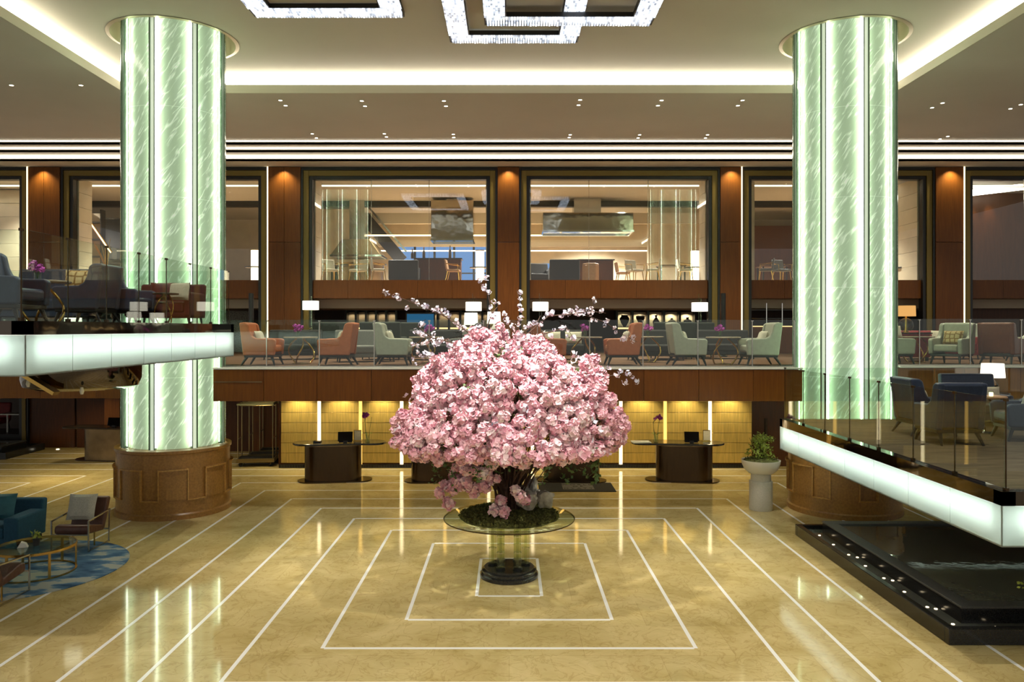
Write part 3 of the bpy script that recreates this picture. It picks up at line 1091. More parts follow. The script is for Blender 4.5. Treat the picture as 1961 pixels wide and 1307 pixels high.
for k, x in enumerate((17.0, 17.6, 18.3)):
    spot(wu, (x, 29.2, 9.15), 70, 50, (1, .7, .35), .8, (x, 29.5, 7.5))


def dining_chair_builder(seatm, legm, label):
    t = thing('dining_chair', label, 'chair')
    mk('seat', B().box(-.24, .24, -.24, .22, .42, .50), seatm, t, bevel=.03)
    mk('backrest', B().prism([(.18, .50), (.24, .50), (.30, .86), (.25, .86)], -.24, .24, 'x'), seatm, t, bevel=.02)
    for sx in (-1, 1):
        mk('leg', B().tube([(sx * .2, -.2, .43), (sx * .24, -.25, 0)], [.018, .012], 6), legm, t)
        mk('leg', B().tube([(sx * .2, .18, .43), (sx * .24, .27, 0)], [.018, .012], 6), legm, t)
        mk('arm', B().tube([(sx * .26, -.2, .44), (sx * .28, -.2, .66), (sx * .27, .22, .70)], .014, 6), legm, t)
    return t


def round_table_builder(name, label, r, h, topm, legm):
    t = thing(name, label, 'table')
    mk('table_top', B().lathe([(r - .02, h - .035), (r, h - .025), (r, h - .008), (r - .015, h)], 32), topm, t, smooth=True)
    for k in range(3):
        a = 2 * PI * k / 3 + .3
        pts = []
        for i in range(9):
            u = i / 8
            rr = .10 + .20 * abs(math.sin(PI * (u * 1.0))) * .9 + .12 * (1 - u)
            pts.append((math.cos(a + u * .9) * rr, math.sin(a + u * .9) * rr, u * (h - .04)))
        mk('leg', B().tube(pts, .020, 6), legm, t, smooth=True)
    mk('base', B().lathe([(r * .5, 0), (r * .5, .015), (.05, .03)], 24), legm, t, smooth=True)
    return t


def flower_vase(loc, label, h=.12, n=9, m='purple', group=None):
    t = thing('flower_vase', label, 'flowers', loc, 0, group)
    mk('vase', B().lathe([(.045, 0), (.05, .02), (.045, h * .7), (.052, h)], 14), M['acryl2'], t, smooth=True)
    rr = random.Random(int(loc[0] * 1000))
    st = B()
    for i in range(n):
        a, q = rr.random() * 2 * PI, .03 + .08 * rr.random()
        p = (q * math.cos(a), q * math.sin(a), h + .03 + .13 * rr.random())
        st.tube([(0, 0, .03), (p[0] * .4, p[1] * .4, h), p], .004, 4)
        link('bloom', BLOOM[i % 3], t, p).data = BLOOM[i % 3]
    mk('stems', st, M['leaf'], t)
    return t


def bloom_mesh(name, m, r, n, seed, cup=.5):
    rr = random.Random(seed)
    b = B()
    for k in range(n):
        z = 1 - 1.75 * (k + .5) / n
        a = k * 2.399963 + rr.uniform(-.3, .3)
        s = math.sqrt(max(0, 1 - z * z))
        d = Vector((s * math.cos(a), s * math.sin(a), z))
        u = d.cross(Vector((rr.uniform(-1, 1), rr.uniform(-1, 1), rr.uniform(-.3, 1)))).normalized()
        v = d.cross(u)
        q = 1.0 if n < 15 else .72
        L, W = q * r * rr.uniform(.5, .72), q * r * rr.uniform(.38, .55)
        o = d * r * rr.uniform(.50, .64)
        tilt = rr.uniform(.15, .7)
        pts = []
        for i in range(3):
            for j in range(3):
                x, y = (i - 1) * W, (j - 1) * .5 * L
                bend = (j / 2) ** 2 * L * tilt + abs(i - 1) * W * cup * .6 + rr.uniform(-.09, .09) * r
                wn = (.65, 1.0, .8)[j]
                pts.append(o + u * x * wn + v * y * 1.3 + d * bend)
        b.add(pts, [(0, 1, 4, 3), (1, 2, 5, 4), (3, 4, 7, 6), (4, 5, 8, 7)])
    return mesh(name, b, m, smooth=True, recalc=False)
BLOOM = [bloom_mesh('bloom', M['purple'], .05, 8, 40 + i) for i in range(3)]

# upper room furniture, glimpsed through the glass
UZ = ZG0 - .02
def sofa_builder(name, label, wd, dp, sh, bh, m, legm, arm=.14):
    t = thing(name, label, 'sofa')
    hw = wd / 2
    mk('seat', B().box(-hw + arm, hw - arm, -dp / 2, dp / 2 - .12, sh - .2, sh), m, t, bevel=.04)
    mk('frame', B().box(-hw + .02, hw - .02, -dp / 2 + .02, dp / 2, .12, sh - .19), m, t, bevel=.02)
    mk('backrest', B().prism([(dp / 2 - .2, sh - .1), (dp / 2, sh - .25), (dp / 2 + .06, bh), (dp / 2 - .1, bh)], -hw + .01, hw - .01, 'x'), m, t, bevel=.04)
    for sx in (-1, 1):
        mk('arm', B().box(min(sx * hw, sx * (hw - arm)), max(sx * hw, sx * (hw - arm)), -dp / 2, dp / 2 - .02, .14, sh + .18), m, t, bevel=.04)
        for yy in (-dp / 2 + .08, dp / 2 - .08):
            mk('leg', B().tube([(sx * (hw - .08), yy, .14), (sx * (hw - .06), yy, 0)], [.025, .016], 6), legm, t)
    return t
dc = dining_chair_builder(M['cream'], M['brass'], 'cream dining chair in the upper restaurant by the left stone reveal')
dc.location = (X(633, 27.6), 27.6, UZ)
dc.rotation_euler.z = .6
for px, y, rz, lb, mm in ((686, 27.7, -.7, 'cream dining chair in the upper restaurant, second from the left stone reveal', None), (724, 27.5, 1.9, 'cream dining chair in the upper restaurant beside the dark sofa', None),
                      (1215, 27.8, .5, 'cream dining chair upstairs nearest the tan stool', None), (1250, 27.5, -1.8, 'cream dining chair upstairs in front of the stone pier', None), (1312, 27.6, 1.5, 'cream dining chair upstairs beside the right glowing lantern', None),
                      (1467, 27.5, -1.9, 'grey dining chair upstairs left of the right green column', 'midgrey'), (1497, 27.7, .3, 'grey dining chair upstairs touching the right green column', 'midgrey'), (868, 27.8, 1.5, 'tan leather chair upstairs at the dark counter', 'tan'), (1193, 29, 1.6, 'tan leather armchair upstairs beside the wood counter', 'tan')):
    dup(dc, (X(px, y), y, UZ), rz, lb, None, {'cream_fabric': M[mm]} if mm else None)
sf = sofa_builder('sofa', 'dark brown sofa in the upper restaurant under the blue panes', 1.1, .7, .42, .85, M['char'], M['steel'])
sf.location = (X(775, 28.2), 28.2, UZ)
sf.rotation_euler.z = PI
dup(sf, (X(1080, 28.0), 28.0, UZ), PI, 'dark sofa in the upper restaurant left of the tan block stool')
dup(sf, (X(1030, 29.0), 29.0, UZ), .4, 'dark sofa in the upper restaurant at the left edge of its window')
t = thing('service_counter', 'dark wood service counter upstairs with bottles on top', 'counter', (X(845, 29), 29, UZ))
mk('body', B().box(-.9, .75, -.3, .3, 0, .95), M['woodd'], t, bevel=.01)
mk('counter_top', B().box(-.95, .8, -.34, .34, .95, 1.0), M['darktop'], t, bevel=.008)
t = thing('service_counter', 'wooden service counter upstairs behind the tan block stool', 'counter', (X(1140, 29.5), 29.5, UZ))
mk('body', B().box(-.65, .65, -.3, .3, 0, .95), M['woodd'], t, bevel=.01)
mk('counter_top', B().box(-.7, .7, -.34, .34, .95, 1.0), M['darktop'], t, bevel=.008)
t = thing('block_stool', 'tan six-sided block stool upstairs behind the window glass', 'stool', (X(1131, 27.5), 27.5, UZ))
mk('body', B().lathe([(.30, 0), (.30, .62)], 6), M['tan'], t, bevel=.015)
mk('seat_pad', B().lathe([(.29, .62), (.29, .68), (.25, .70)], 6), M['tan'], t)
for i, (px, lb) in enumerate(((790, 'upright'), (812, 'short'), (862, 'tall'))):
    y = 29.0
    t = thing('bottle', lb + ' bottle on the dark counter upstairs', 'bottle', (X(px, y) , y - .05, UZ + 1.0))
    mk('glass', B().lathe([(.05, 0), (.055, .02), (.055, .18 + .06 * i), (.02, .25 + .06 * i), (.02, .33 + .06 * i)], 12), M['smoke'], t, smooth=True)
    mk('cap', B().lathe([(.022, .33 + .06 * i), (.022, .37 + .06 * i)], 10), M['brass'], t)
def lantern(px, y, label):
    t = thing('floor_lantern', label, 'lamp', (X(px, y), y, UZ), 0, 'glowing cylinder lanterns upstairs')
    mk('upper_shade', B().lathe([(.15, .58), (.15, 1.15)], 20), M['lantern'], t, smooth=True)
    mk('lower_shade', B().lathe([(.15, .03), (.15, .52)], 20), M['lantern'], t, smooth=True)
    mk('shelf_disc', B().lathe([(.36, .53), (.36, .565)], 28), M['darktop'], t, smooth=True)
    mk('cap', B().lathe([(.16, 1.15), (.16, 1.18)], 20), M['brass'], t)
    mk('base', B().lathe([(.17, 0), (.17, .03)], 20), M['brass'], t)
lantern(489, 27.4, 'glowing cylinder lantern upstairs just right of the left green column')
lantern(919, 27.6, 'glowing cylinder lantern upstairs just left of the middle pillar')
lantern(1331, 27.6, 'glowing cylinder lantern upstairs at the stone reveal left of the right green column')
lantern(1734, 27.6, 'glowing cylinder lantern upstairs just right of the right green column')
def hood(name, label, px0, px1, py0, py1, y, dp, m, cone=0.0):
    t = thing(name, label, 'kitchen hood', (X((px0 + px1) / 2, y), y, Zh(py1, y)))
    hw, h = X(px1, y) / 2 - X(px0, y) / 2, Zh(py0, y) - Zh(py1, y)
    mk('canopy', B().prism([(-hw, 0), (hw, 0), (hw * (1 - cone), h), (-hw * (1 - cone), h)], -dp / 2, dp / 2, 'y'), m, t, bevel=.02)
    mk('rim', B().ring(-hw - .02, hw + .02, -dp / 2 - .02, dp / 2 + .02, .06, -.05, .02), M['chrome'], t)
    mk('duct', B().box(-hw * .3, hw * .3, -dp * .3, dp * .3, h, max(h + .05, 9.34 - Zh(py1, y))), M['steel'], t)
    return t
hm = mat('rippled_hood_steel', (186, 176, 158), 0.08, 1.0, bump=0.5, bscale=1.6)
hood('range_hood', 'tall rippled steel hood upstairs left of the middle pillar', 828, 908, 388, 462, 31, 1.2, hm)
hood('range_hood', 'wide rippled steel hood upstairs right of the middle pillar', 1038, 1208, 412, 446, 31, 1.4, hm)
hood('range_hood', 'grey cone shaped hood upstairs over the round grill', 640, 735, 462, 492, 31.5, 1.4, M['bronze2'], .45)
t = thing('stair', 'slanting dark stair seen in the upper restaurant beside the cone hood', 'stair', (0, 0, 0))
mk('stringer', B().beam(P(650, 360, 33), P(770, 500, 33), .2, .5), M['char'], t)
mk('handrail', B().beam(P(668, 352, 32.8), P(778, 482, 32.8), .05, .08), M['steel'], t)
t = thing('round_grill', 'copper topped round grill counter upstairs under the cone hood', 'counter', (X(690, 31), 31, UZ))
mk('body', B().lathe([(.9, 0), (.95, .9)], 24), M['bronze2'], t, smooth=True)
mk('counter_top', B().lathe([(1.05, .9), (1.05, .96), (.8, .98)], 24), M['brass'], t, smooth=True)
for px, y, lb in ((1478, 29.6, 'dark wooden dining table upstairs left of the right green column'), (1285, 29.2, 'dark dining table upstairs among the cream chairs'), (662, 28.9, 'dark dining table upstairs between the two cream chairs')):
    t = thing('dining_table', lb, 'table', (X(px, y), y, UZ))
    mk('table_top', B().box(-.5, .5, -.4, .4, .72, .76), M['woodd'], t, bevel=.01)
    for sx in (-1, 1):
        for sy in (-1, 1):
            mk('leg', B().box(sx * .44 - .025, sx * .44 + .025, sy * .34 - .025, sy * .34 + .025, 0, .72), M['leg'], t)
# left window: shelf rack, picture and sloping lit handrail
t = thing('shelf_rack', 'dark open shelf rack upstairs behind the left window', 'shelf', (X(180, 28.2), 28.2, UZ))
for k in range(4):
    mk('shelf_board', B().box(-.25, .3, -.15, .15, .35 + k * .62, .40 + k * .62), M['black'], t)
for xx in (-.27, .3):
    mk('upright', B().box(xx, xx + .04, -.15, .15, 0, 2.7), M['black'], t)
mk('back_panel', B().box(-.25, .3, .12, .15, .05, 2.6), M['grey'], t)
t = thing('picture', 'large black picture with pale twigs upstairs beside the left green column', 'picture', (X(218, 29.5), 29.5, UZ + 1.0))
mk('frame', B().box(-.55, .75, -.02, .02, 0, 1.6), M['black'], t)
mk('canvas', B().box(-.5, .7, -.03, -.02, .05, 1.55), M['char'], t)
t = thing('handrail', 'sloping lit handrail upstairs behind the left window', 'handrail', (0, 0, 0))
mk('rail', B().beam(P(146, 388, 27.6), P(213, 484, 27.6), .06, .09), M['brass'], t)
mk('light_line', B().beam(P(146, 388, 27.55), P(212, 484, 27.55), .03, .03), M['lantern'], t)
t = thing('dried_arrangement', 'golden dried branch arrangement upstairs beside the black picture', 'plant', (X(204, 27.9), 27.9, UZ))
mk('vase', B().lathe([(.12, 0), (.16, .2), (.08, .5), (.1, .55)], 16), M['bronze'], t, smooth=True)
b = B()
for k in range(9):
    a = rnd.uniform(-.6, .6)
    b.tube([(0, 0, .5), (a * .3, 0, .9), (a * .8, .1 * a, 1.35 + rnd.random() * .3)], [.02, .02, .006], 5)
mk('branches', b, M['brass'], t)

# ------------------------------------------------------------------ mezzanine back room
mb_ = sroot('wall_mezzanine', 'dim back wall of the mezzanine lounge')
mk('soffit', B().box(-24, 24, 27.2, 30.8, 4.72, ZSP), M['grey'], mb_)
mk('rear_wall', B().box(-24, 24, 30.4, 30.6, MZ, 4.75), M['smoke'], mb_)
mk('wood_wall', B().box(X(1843, 27.5), 22, 27.6, 27.8, MZ, ZSP), M['woodd'], mb_)
mk('speckled_wall', B().box(X(425, 28), X(480, 28), 28, 28.1, MZ, 4.65), M['pattern'], mb_)
def display(px0, px1, label, n, vases):
    y = 29.9
    xa, xc = X(px0, y), X(px1, y)
    t = thing('display_shelf', label, 'shelf', ((xa + xc) / 2, y, MZ))
    hw = (xc - xa) / 2
    for k in range(n + 1):
        xx = -hw + 2 * hw * k / n
        mk('upright', B().box(xx - .04, xx + .04, -.2, .2, 0, 1.55), M['black'], t)
    for k in range(n):
        x0, x1 = -hw + 2 * hw * k / n + .04, -hw + 2 * hw * (k + 1) / n - .04
        mk('back_panel', B().box(x0, x1, .15, .2, .93, 1.5), M['cream' if vases else 'grey'], t)
        mk('shelf_light', B().box(x0, x1, .10, .14, .84, .90), M['shelf'], t)
        mk('shelf_board', B().box(x0, x1, -.2, .2, .905, .93), M['black'], t)
        mk('lower_panel', B().box(x0, x1, .1, .2, 0, .84), M['smoke'], t)
    for k in range(n):
        spot(t, (-hw + 2 * hw * (k + .5) / n, -.05, 1.5), 14 if vases else 3.5, 140, (1, .8, .5), .5, None, .03)
    return t, hw
display(664, 760, 'display shelf with grey panels behind the left pair of chairs', 5, False)
display(818, 945, 'display shelf with lit niches behind the two white lamps', 6, False)
_t, _hw = display(1180, 1330, 'backlit display shelf with dark vases behind the right pale chair', 5, True)
for k, prof in enumerate(([(.05, 0), (.14, .15), (.19, .3), (.12, .42), (.14, .45)], [(.04, 0), (.05, .1), (.16, .3), (.17, .4), (.10, .44)], [(.06, 0), (.12, .12), (.13, .2), (.03, .36), (.05, .44)], [(.1, 0), (.15, .1), (.16, .2), (.05, .28), (.04, .33)], [(.1, 0), (.17, .12), (.15, .24), (.04, .3), (.05, .36)])):
    xx = -_hw + 2 * _hw * (k + .5) / 5
    o = mk('vase', B().lathe(prof, 18), M['char'], None, (_t.location.x + xx, 29.75, MZ + .93), smooth=True)
    tag(o, ['wide shouldered dark vase in the leftmost lit niche', 'dark goblet vase in the second lit niche', 'dark bottle shaped vase in the middle lit niche', 'squat lidded dark vase in the fourth lit niche', 'round dark lidded jar in the rightmost lit niche'][k], 'vase', 'dark vases in the lit niches')
t = thing('bar_cabinet', 'dark bar cabinet with glass shelves left of the right green column', 'cabinet', (X(1480, 27), 27, MZ))
mk('body', B().box(-.9, .9, -.3, .3, 0, .95), M['wood'], t, bevel=.01)
mk('counter_light', B().box(-.9, .9, -.33, -.31, .92, .95), M['shelf'], t)
for k in range(3):
    mk('upright', B().box(-.75 + k * .55, -.72 + k * .55, .1, .13, .95, 1.75), M['chrome'], t)
for k in range(2):
    mk('glass_shelf', B().box(-.8, .8, -.05, .2, 1.2 + k * .3, 1.22 + k * .3), M['acryl2'], t)
mk('counter_top', B().box(-.92, .92, -.33, .33, .95, .98), M['darktop'], t)

# wing armchair
def armchair_builder(m, label):
    t = thing('wing_armchair', label, 'armchair')
    mk('seat', B().box(-.28, .28, -.36, .24, .30, .47), m, t, bevel=.05, seg=3)
    mk('backrest', B().prism([(.16, .40), (.33, .26), (.45, .98), (.38, 1.0), (.28, .98)], -.33, .33, 'x'), m, t, bevel=.035, seg=3)
    for sx in (-1, 1):
        prof = [(.36, .24), (-.36, .24), (-.39, .58), (-.34, .62), (.06, .63), (.15, .68), (.20, .78), (.24, .95), (.31, .995), (.45, .99)]
        x0, x1 = (.28, .385) if sx > 0 else (-.385, -.28)
        mk('arm', B().prism(prof, x0, x1, 'x'), m, t, bevel=.03, seg=3)
        mk('leg', B().tube([(sx * .29, -.28, .22), (sx * .33, -.36, 0)], [.036, .018], 8), M['leg'], t)
        mk('leg', B().tube([(sx * .29, .28, .22), (sx * .33, .42, 0)], [.036, .018], 8), M['leg'], t)
    mk('seat_base', B().box(-.36, .36, -.33, .34, .19, .245), M['leg'], t, bevel=.01)
    return t
def cushion_mesh(name, m, wd=.46, h=.34, th=.16, n=8):
    b = B()
    vs, fs = [], []
    for s in (1, -1):
        for i in range(n + 1):
            for j in range(n + 1):
                u, v = 2 * i / n - 1, 2 * j / n - 1
                q = (max(0, 1 - u ** 4) * max(0, 1 - v ** 4)) ** .55
                pin = 1 - .10 * (1 - q)
                e = .06
                vs.append((u * wd / 2 * (1 - e * (1 - v * v) * .8), -s * th / 2 * q, v * h / 2 * (1 - e * (1 - u * u) * .8)))
    k = (n + 1) ** 2
    for s in (0, 1):
        for i in range(n):
            for j in range(n):
                q = [s * k + i * (n + 1) + j, s * k + (i + 1) * (n + 1) + j, s * k + (i + 1) * (n + 1) + j + 1, s * k + i * (n + 1) + j + 1]
                fs.append(tuple(q if s == 0 else q[::-1]))
    b.add(vs, fs)
    return mesh(name, b, m, smooth=True)
CUSH = {k: cushion_mesh('cushion', M[k]) for k in ('cream', 'lattice', 'maroon', 'tealp', 'linen')}
def cushion(kind, x, y, z, rz, label, tilt=.30, sc=1.0):
    o = link('cushion', CUSH[kind], None, (x, y, z + .17 * sc))
    o.rotation_euler = (-tilt, 0, rz)
    o.scale = (sc, sc, sc)
    return tag(o, label, 'cushion')
def chair_cushion(kind, loc, rz, z, label):
    off = Matrix.Rotation(rz, 3, 'Z') @ Vector((0, .10, 0))
    cushion(kind, loc[0] + off.x, loc[1] + off.y, z + .47, rz, label)
FR, FL = PI / 2, -PI / 2      # facing right / left in the picture
proto = armchair_builder(M['orange'], 'terracotta wing armchair facing right, nearest the left green column on the mezzanine')
_y = 18.1
proto.location, proto.rotation_euler = (X(505, _y), _y, MZ), (0, 0, FR)
chair_cushion('cream', (X(505, _y), _y), FR, MZ, 'cream cushion on the terracotta armchair nearest the left green column')
def arm(px, y, rz, colour, label, z=MZ, cush=None, clabel=None):
    o = dup(proto, (X(px, y), y, z), rz, label, None, {'terracotta_leather': M[colour]} if colour != 'orange' else None)
    if cush:
        chair_cushion(cush, (X(px, y), y), rz, z, clabel)
    return o
arm(646, 18.1, FL, 'orange', 'terracotta wing armchair facing left at the second railing post', cush='cream', clabel='cream cushion on the terracotta armchair that faces left by the second railing post')
arm(755, 18.1, FR, 'pale', 'pale grey wing armchair facing right, left of the blossom tree', cush='cream', clabel='cream cushion on the pale armchair left of the blossom tree')
arm(890, 18.1, FL, 'midgrey', 'mid grey wing armchair just behind the top of the blossom tree')
arm(1052, 18.1, FR, 'orange', 'terracotta wing armchair half hidden behind the blossom tree', cush='cream', clabel='cream cushion on the half hidden terracotta armchair')
arm(1190, 18.1, FL, 'orange', 'terracotta wing armchair facing left, just right of the blossom tree', cush='cream', clabel='cream cushion on the terracotta armchair right of the blossom tree')
arm(1316, 18.1, FR, 'pale', 'pale wing armchair facing right between blossom tree and right column', cush='cream', clabel='cream cushion on the pale armchair facing right by the vases')
arm(1452, 18.1, FL, 'pale', 'pale wing armchair facing left, nearest the right green column', cush='cream', clabel='cream cushion on the pale armchair nearest the right green column')
arm(1709, 18.9, FR, 'pale', 'pale wing armchair cut off by the right edge of the right green column')
arm(1822, 18.7, -.9, 'pale', 'pale wing armchair with honeycomb cushion right of the right column', cush='lattice', clabel='honeycomb patterned cushion on the pale armchair right of the right column')
arm(1917, 18.6, 2.3, 'rust', 'rust brown wing armchair turned away, near the right picture edge')
arm(1885, 22.0, .2, 'pale', 'pale wing armchair facing the camera behind the rust one')
arm(1968, 20.2, FL, 'pale', 'pale wing armchair cut by the right picture edge', cush='cream', clabel='cream cushion on the pale armchair at the right picture edge')
mt = round_table_builder('cafe_table', 'marble topped table between the two terracotta chairs on the left', .41, .66, M['marbletop'], M['brass'])
mt.location = (X(576, 18.75), 18.75, MZ)
for px, y, lb in ((815, 19.0, 'round table behind white blossom twigs, left of the tree crown'), (1121, 18.75, 'dark round table beside the tree crown on its right'), (1385, 18.5, 'round table between the two pale armchairs by the right column'), (1756, 19.7, 'marble topped table right of the right green column'), (1240, 19.7, 'small round table in front of the tufted sofa')):
    dup(mt, (X(px, y), y, MZ), rnd.random(), lb)
for px, y, lb in ((570, 18.65, 'purple orchids on the marble table between the terracotta chairs'), (1120, 18.65, 'purple flowers on the dark table right of the tree crown'), (1379, 18.4, 'purple flowers on the table between the pale armchairs'), (1240, 19.6, 'small purple flowers on the table by the lit vases'), (822, 18.95, 'pale flowers on the table left of the tree crown')):
    z = MZ + .66
    flower_vase((X(px, y), y, z), lb)
# second row
boo = sofa_builder('booth', 'dark green high-backed booth left of the pale armchair', 1.15, .8, .45, 1.04, M['green'], M['leg'])
boo.location = (X(735, 21.5), 21.5, MZ)
boo.rotation_euler.z = PI - .1
for px, y, rz, lb in ((642, 22.4, PI, 'dark green high-backed booth behind the left facing terracotta chair'), (770, 23.0, PI + .4, 'dark green booth turned aside beside the blue screen'), (1285, 22.0, PI, 'dark green booth below the lit vases'), (1322, 23.2, PI + .3, 'small dark green booth left of the black pole')):
    dup(boo, (X(px, y), y, MZ), rz, lb)
gs = sofa_builder('sofa', 'dark grey tufted sofa behind the right terracotta armchair', 1.5, .8, .42, .82, M['char'], M['leg'])
gs.location = (X(1255, 21.0), 21.0, MZ)
for px, y, rz, lb, m in ((560, 21.5, 0, 'long charcoal sofa behind the marble table on the left', None), (832, 21.2, 0, 'charcoal sofa behind the white blossom twigs', None), (700, 20.0, .3, 'small grey lounge seat beside the green booth', 'midgrey'), (1075, 21.5, 0, 'charcoal sofa with two cushions behind the tree crown', None), (1390, 22, 0, 'dark sofa behind the pale armchairs by the right column', None), (930, 23.3, 0, 'grey sofa under the two white lamps', 'midgrey')):
    dup(gs, (X(px, y), y, MZ), rz, lb, None, {'charcoal_fabric': M[m]} if m else None)
rs = sofa_builder('sofa', 'crimson sofa right of the right green column', 2.6, .85, .45, .8, M['red'], M['leg'])
rs.location = (X(1775, 21.8), 21.8, MZ)
cushion('cream', X(1800, 21.5), 21.5, MZ + .47, 0, 'cream cushion standing on the crimson sofa')
cushion('cream', X(1712, 20.4), 20.4, MZ + .6, .2, 'pale cushion beside the right edge of the right green column')
cushion('cream', X(1058, 21.2), 21.2, MZ + .44, .1, 'left olive cream cushion on the charcoal sofa behind the tree')
cushion('cream', X(1098, 21.2), 21.2, MZ + .44, -.1, 'right olive cream cushion on the charcoal sofa behind the tree')
# lamps on the mezzanine
def floor_lamp(px, py, y, label):
    x, z = X(px, y), Zh(py, y) - MZ
    t = thing('floor_lamp', label, 'floor lamp', (x, y, MZ), 0, 'floor lamps with oblong white shades')
    mk('shade', B().lathe([(.26, z - .15), (.26, z + .14)], 24), M['shade'], t, smooth=True)
    mk('pole', B().box(-.05, -.02, -.02, .02, .03, z + .42).box(.02, .05, -.02, .02, .03, z + .3), M['acryl'], t)
    mk('base', B().lathe([(.16, 0), (.16, .03)], 20), M['bronze'], t)
floor_lamp(595, 585, 25.2, 'floor lamp with white shade on the right of the left wood pillar')
floor_lamp(907, 587, 25.2, 'floor lamp with white shade left of the middle pillar')
floor_lamp(1035, 587, 25.2, 'floor lamp with white shade right of the middle pillar')
floor_lamp(1340, 588, 25.2, 'floor lamp with white shade left of the black pole by the right pillar')
floor_lamp(235, 588, 25.2, 'floor lamp with white shade seen through the left platform railing')
def table_lamp(px, py, y, label, z0, m='shade', r=.2, h=.34, table=None, body='white'):
    x, z = X(px, y), Zh(py, y)
    if table:
        t = thing('side_table', table, 'side table', (x, y, z0))
        hh = z - h / 2 - .30 - z0
        mk('table_top', B().lathe([(.3, hh - .03), (.3, hh)], 24), M['darktop'], t)
        mk('pedestal', B().lathe([(.05, .02), (.05, hh - .03)], 12), M['leg'], t)
        mk('base', B().lathe([(.2, 0), (.2, .02)], 20), M['leg'], t)
        z0 = z0 + hh
    t = thing('table_lamp', label, 'table lamp', (x, y, z0))
    q = z - z0
    mk('shade', B().lathe([(r, q - h / 2), (r * .9, q + h / 2)], 28), M[m], t, smooth=True)
    mk('body', B().lathe([(.08, 0), (.09, .02), (.03, .05), (.1, (q - h / 2) * .5), (.03, (q - h / 2) * .85), (.015, q - h / 2), (.015, q)], 18), M[body], t, smooth=True)
    return t
table_lamp(902, 611, 21.9, 'white table lamp behind the tree crown, left one of the pair', MZ, table='small side table under the left white lamp of the pair')
table_lamp(946, 609, 21.9, 'white table lamp behind the tree crown, right one of the pair', MZ, table='small side table under the right white lamp of the pair')
table_lamp(140, 606, 19.5, 'white lamp seen low through the left platform railing', MZ, table='side table seen low through the left platform railing')
table_lamp(300, 610, 19.5, 'white lamp beside the left green column, seen under the red sofa', MZ, table='side table beside the left green column')
t = thing('console', 'dark red console table carrying the amber lamp', 'console', (X(1738, 20.6), 20.6, MZ))
mk('body', B().box(-.5, .5, -.2, .2, .1, .72), M['red'], t, bevel=.01)
mk('top', B().box(-.55, .55, -.23, .23, .72, .75), M['darktop'], t, bevel=.006)
for sx in (-.45, .45):
    mk('leg', B().box(sx - .03, sx + .03, -.15, .15, 0, .1), M['leg'], t)
t = thing('table_lamp', 'table lamp with amber shade on a clear glass globe', 'table lamp', (X(1735, 20.6), 20.6, MZ + .75))
z = Zh(596, 20.6) - MZ - .75
mk('shade', B().lathe([(.24, z - .14), (.23, z + .14)], 28), M['shade_a'], t, smooth=True)
mk('globe', B().ball((0, 0, .2), .19, 18, 12), M['acryl2'], t, smooth=True)
mk('stem', B().lathe([(.08, 0), (.03, .06), (.02, z)], 12), M['brass'], t, smooth=True)
for px in (481, 1385):
    o = mk('stanchion', B().lathe([(.13, 0), (.13, .03), (.075, .05), (.075, Zh(562, 23.5) - MZ)], 16), M['black'], None, (X(px, 23.5), 23.5, MZ), smooth=True)
    tag(o, 'tall black round pole beside the %s wood pillar' % ('left' if px < 900 else 'right'), 'pole')
t = thing('screen_panel', 'tilted blue glowing screen beside the green booth', 'screen', (X(805, 26.6), 26.6, MZ + .7))
mk('frame', B().box(-.5, .5, 0, .05, 0, .7), M['black'], t)
mk('picture', B().box(-.46, .46, -.01, 0, .04, .66), emis('screen_blue', (50, 110, 150), .5), t)
for x, y in ((-12.5, 21), (-5, 21), (-2.5, 23), (2.5, 23), (5, 21), (11.5, 20.5), (0, 20)):
    area((x, y, 9.4), .6, .6, W_MEZZ * 1.2, (1, .86, .66))
for x in (-4.5, 0, 4.5, 14):
    area((x, 28.5, 4.7), 1.6, .5, 7, (1, .8, .52))

